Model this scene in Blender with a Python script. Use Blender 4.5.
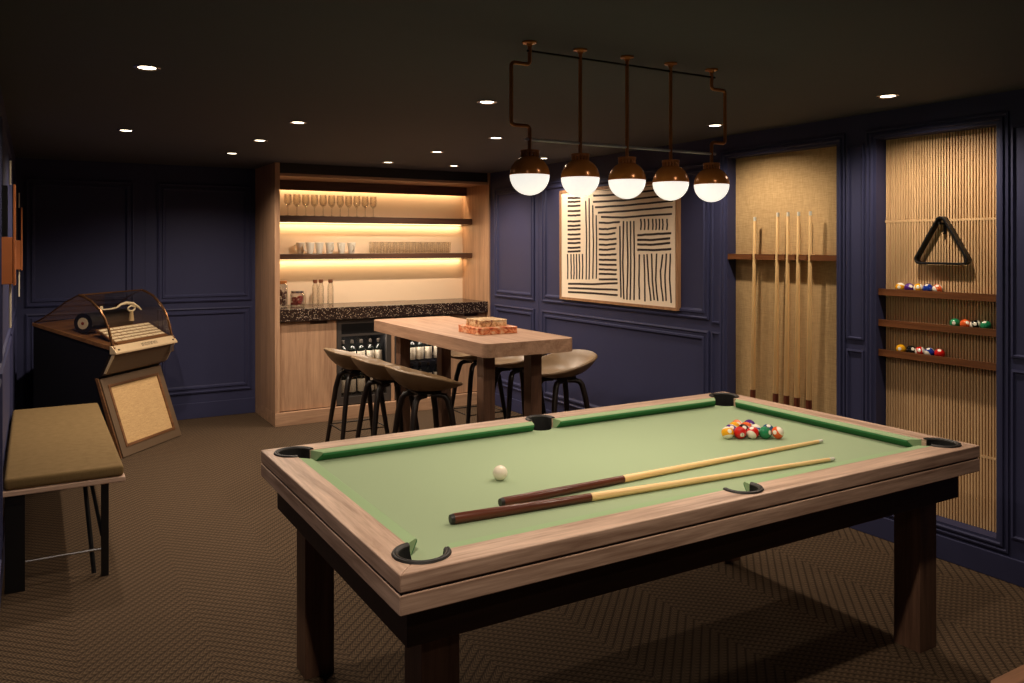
import bpy, bmesh, math, random
from mathutils import Vector, Matrix
random.seed(7)
PI = math.pi
sc = bpy.context.scene
for o in list(bpy.data.objects): bpy.data.objects.remove(o, do_unlink=True)
C = sc.collection

# ------------------------------------------------------------------ camera, world, exposure
F_PX, HORIZON, YAW, CAM_H = 807.8, 245.4, 30.64, 1.66
cam_d = bpy.data.cameras.new('camera'); cam = bpy.data.objects.new('camera', cam_d); C.objects.link(cam)
cam.location = (0, 0, CAM_H); cam.rotation_euler = (math.radians(90), 0, -math.radians(YAW))
cam_d.sensor_width = 36; cam_d.lens = F_PX / 1024 * 36
cam_d.shift_y = -(341.5 - HORIZON) / 1024
cam_d.clip_start = .05; cam_d.clip_end = 100
sc.camera = cam
w = bpy.data.worlds.new('world'); sc.world = w; w.use_nodes = True
w.node_tree.nodes['Background'].inputs[0].default_value = (.02, .02, .03, 1)
w.node_tree.nodes['Background'].inputs[1].default_value = .3
sc.view_settings.view_transform = 'Standard'; sc.view_settings.look = 'None'
sc.view_settings.exposure = 0; sc.view_settings.gamma = 1; sc.view_settings.use_curve_mapping = False
sc.cycles.use_denoising = True
sc.cycles.max_bounces = 8; sc.cycles.transparent_max_bounces = 24
sc.cycles.sample_clamp_indirect = 4
sc.cycles.caustics_reflective = False; sc.cycles.caustics_refractive = False
WARM = (1.0, .82, .64)
P_DOWN, P_PEND, P_LED = 66, 7.6, 4.8
HALF_DOWN = 76
# ceiling lamps: x, y, watts factor, words ('' = outside the frame: only its light)
DOWN = [(.416, 3.753, .55, 'nearest on the left side, the largest in the photo'),
        (.524, 5.873, 1.35, 'above the jukebox corner, leftmost of the small ones'),
        (1.402, 4.952, .8, 'between the large left lamp and the bar'),
        (1.405, 5.938, .8, 'left of the bar, middle of its line of three'),
        (1.405, 6.89, 1.1, 'left of the bar, the farthest and smallest'),
        (2.779, 6.909, 1, 'before the bar, left one of two'),
        (2.81, 5.935, .5, 'above the tall table far end'),
        (3.441, 6.892, 1.25, 'before the bar, right one of two'),
        (2.803, 4.953, .42, 'above the tall table, left of the first globe'),
        (2.061, 3.738, .3, 'left of the brass pendant fixture, beyond the pool table'),
        (3.812, 5.906, .6, 'seen just right of the first pendant globe'),
        (3.701, 3.734, .78, 'before the cue rack, beside the last pendant rod'),
        (3.727, 2.552, .78, 'nearest the slatted niche, at the right of the ceiling'),
        (.42, 1.36, 1.25, ''), (2.06, 1.36, .6, ''), (3.7, 1.36, .12, ''), (1.2, .17, .15, '')]

def lamp_light(kind, name, loc, watts, parent=None, rot=(0, 0, 0), **kw):
    d = bpy.data.lights.new(name, kind); d.energy = watts; d.color = WARM
    for k, v in kw.items(): setattr(d, k, v)
    o = bpy.data.objects.new(name, d); C.objects.link(o)
    o.location = loc; o.rotation_euler = rot
    if parent is not None:
        o.parent = parent; o.location = Vector(loc) - world_loc(parent)
    return o

# ------------------------------------------------------------------ helpers
def world_loc(o):
    v = Vector((0, 0, 0))
    while o is not None: v += o.location; o = o.parent
    return v
def tag(o, label=None, cat=None, group=None, kind=None):
    if label: o['label'] = label
    if cat: o['category'] = cat
    if group: o['group'] = group
    if kind: o['kind'] = kind
    return o
def thing(name, label, cat, loc=(0, 0, 0), group=None, rz=0):
    o = bpy.data.objects.new(name, None); C.objects.link(o)
    o.location = loc; o.rotation_euler = (0, 0, rz); o.empty_display_size = .1
    return tag(o, label, cat, group)
def copy_tree(o, parent=None):
    c = o.copy(); C.objects.link(c)
    if parent is not None: c.parent = parent
    for ch in list(o.children): copy_tree(ch, c)
    return c

class MB:
    def __init__(s): s.bm = bmesh.new()
    def box(s, x0, x1, y0, y1, z0, z1, bev=0, seg=2):
        r = bmesh.ops.create_cube(s.bm, size=1)
        for v in r['verts']:
            v.co = Vector((x0 + (v.co.x + .5) * (x1 - x0), y0 + (v.co.y + .5) * (y1 - y0), z0 + (v.co.z + .5) * (z1 - z0)))
        if bev:
            es = list({e for v in r['verts'] for e in v.link_edges})
            bmesh.ops.bevel(s.bm, geom=es, offset=bev, segments=seg, affect='EDGES', profile=.5)
        return s
    def cyl(s, p, q, r0, r1=None, n=16):
        r1 = r0 if r1 is None else r1
        p, q = Vector(p), Vector(q); d = q - p; L = d.length
        m = Matrix.Translation((p + q) / 2) @ d.to_track_quat('Z', 'Y').to_matrix().to_4x4()
        bmesh.ops.create_cone(s.bm, cap_ends=True, segments=n, radius1=r0, radius2=r1, depth=L, matrix=m)
        return s
    def tube(s, pts, rad, n=10, closed=False):
        pts = [Vector(p) for p in pts]; N = len(pts)
        rad = rad if isinstance(rad, (list, tuple)) else [rad] * N
        rings = []; up = None
        for i, p in enumerate(pts):
            if closed: t = (pts[(i + 1) % N] - pts[i - 1]).normalized()
            elif i == 0: t = (pts[1] - p).normalized()
            elif i == N - 1: t = (p - pts[-2]).normalized()
            else: t = ((pts[i + 1] - p).normalized() + (p - pts[i - 1]).normalized()).normalized()
            if up is None: up = Vector((0, 0, 1)) if abs(t.z) < .9 else Vector((1, 0, 0))
            a = up - t * up.dot(t); a.normalize(); up = a; b = t.cross(a)
            rings.append([s.bm.verts.new(p + (a * math.cos(2 * PI * k / n) + b * math.sin(2 * PI * k / n)) * rad[i]) for k in range(n)])
        M = N if closed else N - 1
        for i in range(M):
            A, B = rings[i], rings[(i + 1) % N]
            for k in range(n): s.bm.faces.new((A[k], A[(k + 1) % n], B[(k + 1) % n], B[k]))
        if not closed:
            s.bm.faces.new(list(reversed(rings[0]))); s.bm.faces.new(rings[-1])
        return s
    def lathe(s, prof, loc=(0, 0, 0), n=24):
        loc = Vector(loc); rings = []
        for r, z in prof:
            if r < 1e-5: rings.append([s.bm.verts.new(loc + Vector((0, 0, z)))])
            else: rings.append([s.bm.verts.new(loc + Vector((r * math.cos(2 * PI * k / n), r * math.sin(2 * PI * k / n), z))) for k in range(n)])
        for A, B in zip(rings, rings[1:]):
            for k in range(n):
                k2 = (k + 1) % n
                if len(A) == 1 and len(B) == 1: break
                if len(A) == 1: s.bm.faces.new((A[0], B[k2], B[k]))
                elif len(B) == 1: s.bm.faces.new((A[k], A[k2], B[0]))
                else: s.bm.faces.new((A[k], A[k2], B[k2], B[k]))
        return s
    def prism(s, poly, axis, a0, a1):
        """poly: list of 2D points in the other two axes (in xyz order), extruded along axis"""
        def mk(p, a):
            return {'x': (a, p[0], p[1]), 'y': (p[0], a, p[1]), 'z': (p[0], p[1], a)}[axis]
        A = [s.bm.verts.new(mk(p, a0)) for p in poly]; B = [s.bm.verts.new(mk(p, a1)) for p in poly]
        n = len(poly)
        for k in range(n): s.bm.faces.new((A[k], A[(k + 1) % n], B[(k + 1) % n], B[k]))
        s.bm.faces.new(list(reversed(A))); s.bm.faces.new(B)
        return s
    def plate(s, outer, holes, z0, z1):
        loops = [outer] + holes; es = []; vs = []
        for lp in loops:
            v = [s.bm.verts.new((p[0], p[1], z1)) for p in lp]; vs.append(v)
            es += [s.bm.edges.new((v[i], v[(i + 1) % len(v)])) for i in range(len(v))]
        r = bmesh.ops.triangle_fill(s.bm, edges=es, use_beauty=True, use_dissolve=False, normal=(0, 0, 1))
        top = [g for g in r['geom'] if isinstance(g, bmesh.types.BMFace)]
        low = {}
        for lp in vs:
            for v in lp: low[v] = s.bm.verts.new((v.co.x, v.co.y, z0))
        for f in top: s.bm.faces.new([low[v] for v in reversed(f.verts)])
        for lp in vs:
            for i in range(len(lp)):
                a, b = lp[i], lp[(i + 1) % len(lp)]
                s.bm.faces.new((a, low[a], low[b], b))
        return s
    def sphere(s, c, r, u=20, v=12, m=None):
        mm = Matrix.Translation(Vector(c)) @ (m or Matrix.Identity(4))
        bmesh.ops.create_uvsphere(s.bm, u_segments=u, v_segments=v, radius=r, matrix=mm); return s
    def quad(s, pts):
        s.bm.faces.new([s.bm.verts.new(p) for p in pts]); return s
    def moulding(s, plane, rect, prof):
        """mitred moulding round a rectangle; plane(u,v,h)->xyz; prof: (inset, height)"""
        u0, u1, v0, v1 = rect; rings = []
        for ins, h in prof:
            rings.append([s.bm.verts.new(plane(u, v, h)) for u, v in ((u0 + ins, v0 + ins), (u1 - ins, v0 + ins), (u1 - ins, v1 - ins), (u0 + ins, v1 - ins))])
        for A, B in zip(rings, rings[1:]):
            for k in range(4): s.bm.faces.new((A[k], A[(k + 1) % 4], B[(k + 1) % 4], B[k]))
        return s
    def build(s, name, mat, parent=None, loc=None, smooth=False, bevel=0):
        bm = s.bm
        bmesh.ops.recalc_face_normals(bm, faces=bm.faces[:])
        o_ = world_loc(parent) if parent is not None else Vector(loc or (0, 0, 0))
        bmesh.ops.translate(bm, verts=bm.verts[:], vec=-o_)
        me = bpy.data.meshes.new(name); bm.to_mesh(me); bm.free()
        me.materials.append(mat)
        if smooth:
            me.polygons.foreach_set('use_smooth', [True] * len(me.polygons))
            try: me.set_sharp_from_angle(angle=math.radians(38))
            except Exception: pass
        o = bpy.data.objects.new(name, me); C.objects.link(o)
        if parent is not None: o.parent = parent
        else: o.location = o_
        if bevel:
            b = o.modifiers.new('bevel', 'BEVEL'); b.width = bevel; b.segments = 2; b.limit_method = 'ANGLE'; b.angle_limit = math.radians(50)
        return o
def struct(o): return tag(o, kind='structure')
def arc(cx, cy, r, a0, a1, n):
    return [(cx + r * math.cos(math.radians(a0 + (a1 - a0) * k / n)), cy + r * math.sin(math.radians(a0 + (a1 - a0) * k / n))) for k in range(n + 1)]
def rrect(x0, x1, y0, y1, r, n=6):
    return arc(x1 - r, y1 - r, r, 0, 90, n) + arc(x0 + r, y1 - r, r, 90, 180, n) + arc(x0 + r, y0 + r, r, 180, 270, n) + arc(x1 - r, y0 + r, r, 270, 360, n)

# ------------------------------------------------------------------ materials
def new_mat(name):
    m = bpy.data.materials.new(name); m.use_nodes = True; nt = m.node_tree
    return m, nt, nt.nodes['Principled BSDF']
def node(nt, typ, **kw):
    n = nt.nodes.new(typ)
    for k, v in kw.items(): setattr(n, k, v)
    return n
def s2l(c):
    return tuple((x / 255 / 12.92 if x / 255 <= .04045 else ((x / 255 + .055) / 1.055) ** 2.4) for x in c) + (1,)
def plain(name, col, rough=.5, metal=0, noise=.08, scale=40, bump=0, coat=0, spec=.5):
    m, nt, b = new_mat(name)
    tc = node(nt, 'ShaderNodeTexCoord'); nz = node(nt, 'ShaderNodeTexNoise'); nz.inputs['Scale'].default_value = scale
    nz.inputs['Detail'].default_value = 4
    nt.links.new(tc.outputs['Object'], nz.inputs['Vector'])
    mr = node(nt, 'ShaderNodeMapRange'); mr.inputs[3].default_value = 1 - noise; mr.inputs[4].default_value = 1 + noise
    nt.links.new(nz.outputs['Fac'], mr.inputs[0])
    vm = node(nt, 'ShaderNodeVectorMath', operation='SCALE'); vm.inputs[0].default_value = col[:3]
    nt.links.new(mr.outputs[0], vm.inputs['Scale']); nt.links.new(vm.outputs[0], b.inputs['Base Color'])
    b.inputs['Roughness'].default_value = rough; b.inputs['Metallic'].default_value = metal
    b.inputs['Specular IOR Level'].default_value = spec
    if coat: b.inputs['Coat Weight'].default_value = coat
    if bump:
        bp = node(nt, 'ShaderNodeBump'); bp.inputs['Strength'].default_value = bump; bp.inputs['Distance'].default_value = .002
        nt.links.new(nz.outputs['Fac'], bp.inputs['Height']); nt.links.new(bp.outputs[0], b.inputs['Normal'])
    return m
def wood(name, dark, light, axis='x', scale=1.0, rough=.45, streak=1.0, spec=.4):
    m, nt, b = new_mat(name)
    tc = node(nt, 'ShaderNodeTexCoord'); mp = node(nt, 'ShaderNodeMapping')
    sc_ = {'x': (1.3, 22, 22), 'y': (22, 1.3, 22), 'z': (22, 22, 1.3)}[axis]
    mp.inputs['Scale'].default_value = tuple(v * scale for v in sc_)
    nt.links.new(tc.outputs['Object'], mp.inputs[0])
    n1 = node(nt, 'ShaderNodeTexNoise'); n1.inputs['Scale'].default_value = 1; n1.inputs['Detail'].default_value = 6; n1.inputs['Roughness'].default_value = .65
    n1.inputs['Distortion'].default_value = .6
    n2 = node(nt, 'ShaderNodeTexNoise'); n2.inputs['Scale'].default_value = 6; n2.inputs['Detail'].default_value = 3
    nt.links.new(mp.outputs[0], n1.inputs['Vector']); nt.links.new(mp.outputs[0], n2.inputs['Vector'])
    ad = node(nt, 'ShaderNodeMath', operation='MULTIPLY_ADD'); ad.inputs[1].default_value = .35
    nt.links.new(n2.outputs['Fac'], ad.inputs[0]); nt.links.new(n1.outputs['Fac'], ad.inputs[2])
    cr = node(nt, 'ShaderNodeValToRGB'); e = cr.color_ramp.elements
    e[0].position = .67 - .22 * streak; e[0].color = dark; e[1].position = .67 + .2 * streak; e[1].color = light
    nt.links.new(ad.outputs[0], cr.inputs[0]); nt.links.new(cr.outputs[0], b.inputs['Base Color'])
    b.inputs['Roughness'].default_value = rough; b.inputs['Specular IOR Level'].default_value = spec
    bp = node(nt, 'ShaderNodeBump'); bp.inputs['Strength'].default_value = .15; bp.inputs['Distance'].default_value = .001
    nt.links.new(n2.outputs['Fac'], bp.inputs['Height']); nt.links.new(bp.outputs[0], b.inputs['Normal'])
    return m
def emis(name, col, strength):
    m, nt, b = new_mat(name)
    b.inputs['Base Color'].default_value = (*col[:3], 1); b.inputs['Roughness'].default_value = .25
    b.inputs['Emission Color'].default_value = (*col[:3], 1); b.inputs['Emission Strength'].default_value = strength
    return m
def thin_glass(name, tint=(.93, .93, .93), refl=.12):
    m = bpy.data.materials.new(name); m.use_nodes = True; nt = m.node_tree; nt.nodes.clear()
    out = node(nt, 'ShaderNodeOutputMaterial'); mx = node(nt, 'ShaderNodeMixShader')
    tr = node(nt, 'ShaderNodeBsdfTransparent'); tr.inputs[0].default_value = (*tint, 1)
    gl = node(nt, 'ShaderNodeBsdfGlossy'); gl.inputs['Roughness'].default_value = .05
    lw = node(nt, 'ShaderNodeLayerWeight'); lw.inputs[0].default_value = .35
    mu = node(nt, 'ShaderNodeMath', operation='MULTIPLY_ADD'); mu.inputs[1].default_value = .5; mu.inputs[2].default_value = refl * .3
    nt.links.new(lw.outputs['Facing'], mu.inputs[0]); nt.links.new(mu.outputs[0], mx.inputs[0])
    nt.links.new(tr.outputs[0], mx.inputs[1]); nt.links.new(gl.outputs[0], mx.inputs[2]); nt.links.new(mx.outputs[0], out.inputs[0])
    return m
def weave(name, c0, c1, scale, rough=.9, bump=.3):
    m, nt, b = new_mat(name)
    tc = node(nt, 'ShaderNodeTexCoord'); outs = []
    for ax, sx in (((1, .15, .15), 0), ((.15, 1, 1), 1)):
        mp = node(nt, 'ShaderNodeMapping'); mp.inputs['Scale'].default_value = tuple(scale * a for a in ((1, 1, .06) if sx == 0 else (.06, .06, 1)))
        nz = node(nt, 'ShaderNodeTexNoise'); nz.inputs['Scale'].default_value = 1; nz.inputs['Detail'].default_value = 2
        nt.links.new(tc.outputs['Object'], mp.inputs[0]); nt.links.new(mp.outputs[0], nz.inputs['Vector']); outs.append(nz)
    big = node(nt, 'ShaderNodeTexNoise'); big.inputs['Scale'].default_value = 3
    nt.links.new(tc.outputs['Object'], big.inputs['Vector'])
    a = node(nt, 'ShaderNodeMath', operation='ADD'); nt.links.new(outs[0].outputs['Fac'], a.inputs[0]); nt.links.new(outs[1].outputs['Fac'], a.inputs[1])
    a2 = node(nt, 'ShaderNodeMath', operation='MULTIPLY_ADD'); a2.inputs[1].default_value = .15
    nt.links.new(big.outputs['Fac'], a2.inputs[0]); nt.links.new(a.outputs[0], a2.inputs[2])
    mr = node(nt, 'ShaderNodeMapRange'); mr.inputs[1].default_value = .8; mr.inputs[2].default_value = 1.35
    nt.links.new(a2.outputs[0], mr.inputs[0])
    mx = node(nt, 'ShaderNodeMix', data_type='RGBA'); mx.inputs[6].default_value = c0; mx.inputs[7].default_value = c1
    nt.links.new(mr.outputs[0], mx.inputs[0]); nt.links.new(mx.outputs[2], b.inputs['Base Color'])
    b.inputs['Roughness'].default_value = rough; b.inputs['Specular IOR Level'].default_value = .15
    bp = node(nt, 'ShaderNodeBump'); bp.inputs['Strength'].default_value = bump; bp.inputs['Distance'].default_value = .001
    nt.links.new(a.outputs[0], bp.inputs['Height']); nt.links.new(bp.outputs[0], b.inputs['Normal'])
    return m

def carpet_mat():
    m, nt, b = new_mat('herringbone_carpet')
    N = lambda t, **k: node(nt, t, **k)
    def M(op, a, c=None, d=None):
        n = N('ShaderNodeMath', operation=op)
        for i, x in enumerate((a, c, d)):
            if x is None: continue
            if isinstance(x, (int, float)): n.inputs[i].default_value = x
            else: nt.links.new(x, n.inputs[i])
        return n.outputs[0]
    tc = N('ShaderNodeTexCoord'); sp = N('ShaderNodeSeparateXYZ'); nt.links.new(tc.outputs['Object'], sp.inputs[0])
    X, Y = sp.outputs[0], sp.outputs[1]
    band = .475
    xs = M('DIVIDE', M('SUBTRACT', X, .15), band)
    tri = M('PINGPONG', M('ADD', xs, 20), 1)              # 0 at seam, 1 at next seam
    wv = M('SUBTRACT', Y, M('MULTIPLY', tri, band))        # diagonal coordinate
    rib = M('FRACT', M('DIVIDE', M('ADD', wv, 50), .050))
    dark = M('SMOOTH_MIN', M('MULTIPLY', rib, 5), M('MULTIPLY', M('SUBTRACT', 1, rib), 5), .2)
    groove = M('MULTIPLY_ADD', M('MINIMUM', dark, 1), .75, .25)                         # 0 in the groove, 1 on the rib
    along = M('ADD', X, M('MULTIPLY', Y, 0))               # braid steps along the rib
    br = M('PINGPONG', M('ADD', M('DIVIDE', X, .016), M('MULTIPLY', M('PINGPONG', rib, .5), 2.2)), .5)
    braid = M('MULTIPLY', br, 2)
    nz = N('ShaderNodeTexNoise'); nz.inputs['Scale'].default_value = 120; nz.inputs['Detail'].default_value = 2
    nt.links.new(tc.outputs['Object'], nz.inputs['Vector'])
    fl = M('MULTIPLY', M('GREATER_THAN', nz.outputs['Fac'], .62), .35)
    h = M('MULTIPLY', groove, M('ADD', M('MULTIPLY', braid, .75), .30))
    h2 = M('ADD', h, M('MULTIPLY', fl, groove))
    mx = N('ShaderNodeMix', data_type='RGBA'); mx.clamp_factor = False
    mx.inputs[6].default_value = s2l((26, 19, 15)); mx.inputs[7].default_value = s2l((98, 80, 62))
    nt.links.new(h2, mx.inputs[0]); nt.links.new(mx.outputs[2], b.inputs['Base Color'])
    b.inputs['Roughness'].default_value = .95; b.inputs['Specular IOR Level'].default_value = .1
    bp = N('ShaderNodeBump'); bp.inputs['Strength'].default_value = .5; bp.inputs['Distance'].default_value = .004
    nt.links.new(h2, bp.inputs['Height']); nt.links.new(bp.outputs[0], b.inputs['Normal'])
    return m
def terrazzo_mat():
    m, nt, b = new_mat('terrazzo')
    tc = node(nt, 'ShaderNodeTexCoord')
    vo = node(nt, 'ShaderNodeTexVoronoi'); vo.inputs['Scale'].default_value = 80; nt.links.new(tc.outputs['Object'], vo.inputs['Vector'])
    sep = node(nt, 'ShaderNodeSeparateColor'); nt.links.new(vo.outputs['Color'], sep.inputs[0])
    lt = node(nt, 'ShaderNodeMath', operation='LESS_THAN'); lt.inputs[1].default_value = .32; nt.links.new(vo.outputs['Distance'], lt.inputs[0])
    gt = node(nt, 'ShaderNodeMath', operation='GREATER_THAN'); gt.inputs[1].default_value = .45; nt.links.new(sep.outputs[0], gt.inputs[0])
    mu = node(nt, 'ShaderNodeMath', operation='MULTIPLY'); nt.links.new(lt.outputs[0], mu.inputs[0]); nt.links.new(gt.outputs[0], mu.inputs[1])
    cr = node(nt, 'ShaderNodeValToRGB'); cr.color_ramp.elements[0].color = s2l((120, 86, 60)); cr.color_ramp.elements[1].color = s2l((225, 208, 186))
    nt.links.new(sep.outputs[1], cr.inputs[0])
    mx = node(nt, 'ShaderNodeMix', data_type='RGBA'); mx.inputs[6].default_value = s2l((42, 30, 26))
    nt.links.new(mu.outputs[0], mx.inputs[0]); nt.links.new(cr.outputs[0], mx.inputs[7]); nt.links.new(mx.outputs[2], b.inputs['Base Color'])
    b.inputs['Roughness'].default_value = .22
    return m
def onyx_mat(name, a, c, d):
    m, nt, b = new_mat(name)
    tc = node(nt, 'ShaderNodeTexCoord'); nz = node(nt, 'ShaderNodeTexNoise'); nz.inputs['Scale'].default_value = 22
    nz.inputs['Detail'].default_value = 5; nz.inputs['Distortion'].default_value = 1.5
    nt.links.new(tc.outputs['Object'], nz.inputs['Vector'])
    cr = node(nt, 'ShaderNodeValToRGB'); e = cr.color_ramp.elements
    e[0].position = .36; e[0].color = a; e[1].position = .66; e[1].color = d; k = e.new(.5); k.color = c
    nt.links.new(nz.outputs['Fac'], cr.inputs[0]); nt.links.new(cr.outputs[0], b.inputs['Base Color'])
    b.inputs['Roughness'].default_value = .3
    return m
BALLS = {}
def ball_mat(colname, stripe):
    key = (colname, stripe)
    if key in BALLS: return BALLS[key]
    cols = dict(yellow=(232, 165, 20), blue=(25, 55, 150), red=(200, 28, 22), purple=(75, 25, 120), orange=(228, 95, 40), green=(30, 125, 80),
                maroon=(120, 25, 30), black=(14, 14, 16), white=(238, 228, 208), peach=(232, 135, 90), teal=(45, 85, 125))
    m, nt, b = new_mat('ball_' + colname + ('_stripe' if stripe else ''))
    tc = node(nt, 'ShaderNodeTexCoord'); nm = node(nt, 'ShaderNodeVectorMath', operation='NORMALIZE'); nt.links.new(tc.outputs['Object'], nm.inputs[0])
    sp = node(nt, 'ShaderNodeSeparateXYZ'); nt.links.new(nm.outputs[0], sp.inputs[0])
    base = s2l(cols[colname]); wh = s2l((238, 230, 212))
    ax = node(nt, 'ShaderNodeMath', operation='ABSOLUTE'); nt.links.new(sp.outputs[0], ax.inputs[0])
    spot = node(nt, 'ShaderNodeMath', operation='GREATER_THAN'); spot.inputs[1].default_value = .935 if colname != 'white' else 2
    nt.links.new(ax.outputs[0], spot.inputs[0]); fac = spot.outputs[0]
    if stripe:
        az = node(nt, 'ShaderNodeMath', operation='ABSOLUTE'); nt.links.new(sp.outputs[2], az.inputs[0])
        g = node(nt, 'ShaderNodeMath', operation='GREATER_THAN'); g.inputs[1].default_value = .55; nt.links.new(az.outputs[0], g.inputs[0])
        mxx = node(nt, 'ShaderNodeMath', operation='MAXIMUM'); nt.links.new(g.outputs[0], mxx.inputs[0]); nt.links.new(fac, mxx.inputs[1]); fac = mxx.outputs[0]
    mx = node(nt, 'ShaderNodeMix', data_type='RGBA'); mx.inputs[6].default_value = base; mx.inputs[7].default_value = wh
    nt.links.new(fac, mx.inputs[0]); nt.links.new(mx.outputs[2], b.inputs['Base Color'])
    b.inputs['Roughness'].default_value = .12
    BALLS[key] = m; return m

M = {}
M['paint'] = plain('navy_panel_paint', s2l((54, 56, 86)), .55, noise=.04, scale=6, spec=.22)
M['ceil'] = plain('charcoal_ceiling_paint', s2l((66, 68, 76)), .85, noise=.04, scale=8)
M['dark'] = plain('dark_header_paint', s2l((30, 27, 26)), .7)
M['carpet'] = carpet_mat()
M['oak_x'] = wood('light_oak_x', s2l((146, 112, 88)), s2l((192, 155, 124)), 'x')
M['oak_z'] = wood('light_oak_z', s2l((146, 112, 88)), s2l((190, 152, 120)), 'z')
M['oak_y'] = wood('light_oak_y', s2l((146, 112, 90)), s2l((186, 150, 124)), 'y', 1, .62, 1, .2)
M['table_x'] = wood('pool_oak_x', s2l((142, 112, 94)), s2l((216, 184, 162)), 'x', 1.1, .42)
M['table_y'] = wood('pool_oak_y', s2l((142, 112, 94)), s2l((216, 184, 162)), 'y', 1.1, .42)
M['table_z'] = wood('pool_oak_z', s2l((74, 52, 42)), s2l((116, 86, 68)), 'z', 1.1, .45)
M['sub'] = wood('dark_underframe_wood', s2l((40, 26, 22)), s2l((62, 42, 34)), 'x', 1, .5)
M['shelf'] = wood('smoked_shelf_wood', s2l((58, 36, 26)), s2l((96, 64, 46)), 'x', 1, .4)
M['red_y'] = wood('mahogany_y', s2l((84, 48, 27)), s2l((128, 80, 46)), 'y', 1, .35)
M['plaster'] = plain('niche_plaster', s2l((236, 208, 176)), .7, noise=.02, scale=5)
M['slat'] = wood('slat_oak', s2l((196, 158, 114)), s2l((220, 184, 138)), 'z', 1, .5)
M['slat_back'] = plain('slat_backing', s2l((96, 62, 38)), .8)
M['fabric'] = weave('beige_wall_fabric', s2l((166, 136, 94)), s2l((196, 166, 120)), 300)
M['bench_cloth'] = weave('ochre_seat_cloth', s2l((108, 88, 56)), s2l((122, 100, 67)), 420)
M['felt'] = plain('green_felt', s2l((156, 174, 140)), .9, noise=.05, scale=260, bump=.1, spec=.1)
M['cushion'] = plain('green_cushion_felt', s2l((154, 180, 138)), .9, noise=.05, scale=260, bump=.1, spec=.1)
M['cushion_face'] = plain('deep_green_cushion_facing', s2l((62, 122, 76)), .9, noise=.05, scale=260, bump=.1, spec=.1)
M['rubber'] = plain('black_rubber', s2l((34, 30, 29)), .5, noise=.1)
M['pit'] = plain('black_leather', s2l((14, 13, 14)), .8, noise=.1)
M['terrazzo'] = terrazzo_mat()
M['brass'] = plain('aged_brass', s2l((205, 128, 60)), .22, .25, noise=.05, scale=20)
M['brass_dark'] = plain('bronze_tube', s2l((186, 116, 58)), .3, .25, noise=.05, scale=20)
M['chrome'] = plain('brushed_steel', s2l((190, 190, 195)), .25, 1, noise=.03)
M['pewter'] = plain('pale_satin_bar', s2l((225, 225, 230)), .35, 0, noise=.03)
M['black'] = plain('black_metal', s2l((20, 19, 20)), .42, .3, noise=.05)
M['black_wood'] = wood('black_stained_wood', s2l((18, 14, 12)), s2l((40, 30, 25)), 'z', 1, .38)
M['seat'] = plain('taupe_seat_shell', s2l((128, 104, 76)), .4, noise=.06, scale=14)
M['globe'] = emis('opal_globe', (1, .95, .86), .86)
M['lamp'] = emis('downlight_lens', (1, .86, .62), 9)
M['led'] = emis('led_strip', (1, .78, .42), 3)
M['copper'] = plain('copper_sheet', s2l((196, 104, 52)), .3, 1, noise=.06)
M['copper_matte'] = plain('copper_lacquer', s2l((214, 128, 76)), .4, .35, noise=.06)
M['maple'] = wood('maple_cue', s2l((240, 194, 130)), s2l((255, 222, 164)), 'z', 1, .3)
M['butt'] = wood('rosewood_butt', s2l((74, 36, 26)), s2l((116, 62, 44)), 'z', 1, .28)
M['tip'] = plain('white_ferrule', s2l((226, 222, 210)), .4)
M['canvas'] = plain('cream_canvas', s2l((246, 226, 200)), .85, noise=.03, scale=90, bump=.1)
M['ink'] = plain('brown_black_ink', s2l((42, 26, 20)), .75)
M['frame'] = wood('maple_picture_frame', s2l((136, 98, 68)), s2l((178, 134, 96)), 'z', 1, .5)
M['glass'] = thin_glass('clear_glass')
M['glass_warm'] = thin_glass('drinking_glass', (.98, .97, .95), .08)
M['glass_dark'] = thin_glass('smoked_glass', (.82, .80, .78), .06)
M['dome_glass'] = thin_glass('dome_glass', (.90, .86, .78), .12)
M['china'] = plain('white_china', s2l((236, 226, 208)), .25, noise=.02)
M['cork'] = plain('cork', s2l((120, 66, 38)), .8, noise=.2, scale=200)
M['label'] = plain('bottle_paper_label', s2l((235, 222, 200)), .7, noise=.02)
M['bottle'] = plain('dark_green_bottle_glass', s2l((16, 20, 16)), .08, noise=.02)
M['cap'] = plain('foil_cap', s2l((120, 110, 100)), .3, .8)
M['fridge'] = plain('fridge_grey_metal', s2l((84, 78, 74)), .4, .5, noise=.03)
M['fridge_in'] = plain('fridge_black_lining', s2l((22, 21, 22)), .6)
M['onyx'] = onyx_mat('orange_onyx', s2l((170, 60, 25)), s2l((226, 138, 88)), s2l((240, 200, 160)))
M['onyx_pale'] = onyx_mat('cream_onyx', s2l((130, 70, 35)), s2l((215, 180, 130)), s2l((240, 220, 180)))
M['juke_black'] = plain('black_lacquer', s2l((18, 17, 20)), .35, noise=.05)
M['juke_panel'] = plain('bronze_grey_panel', s2l((112, 92, 72)), .4, .35, noise=.05)
M['juke_trim'] = plain('antique_gold_trim', s2l((214, 188, 150)), .3, .3, noise=.06)
M['rib'] = plain('dark_bronze_rib', s2l((120, 84, 54)), .25, .8, noise=.05)
M['juke_wood'] = wood('jukebox_brown_wood', s2l((84, 54, 34)), s2l((128, 88, 56)), 'x', 1, .35)
M['grille'] = weave('gold_grille_cloth', s2l((178, 144, 100)), s2l((206, 172, 124)), 260, .6)
M['strip'] = plain('ivory_title_strip', s2l((236, 222, 196)), .5, noise=.03)
M['red_food'] = plain('red_dried_fruit', s2l((150, 50, 35)), .6, noise=.4, scale=60)
M['brown_food'] = plain('brown_nuts', s2l((96, 54, 32)), .6, noise=.4, scale=60)
M['walnut'] = wood('walnut_low_table', s2l((92, 60, 40)), s2l((140, 98, 68)), 'x', 1, .4)

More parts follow.
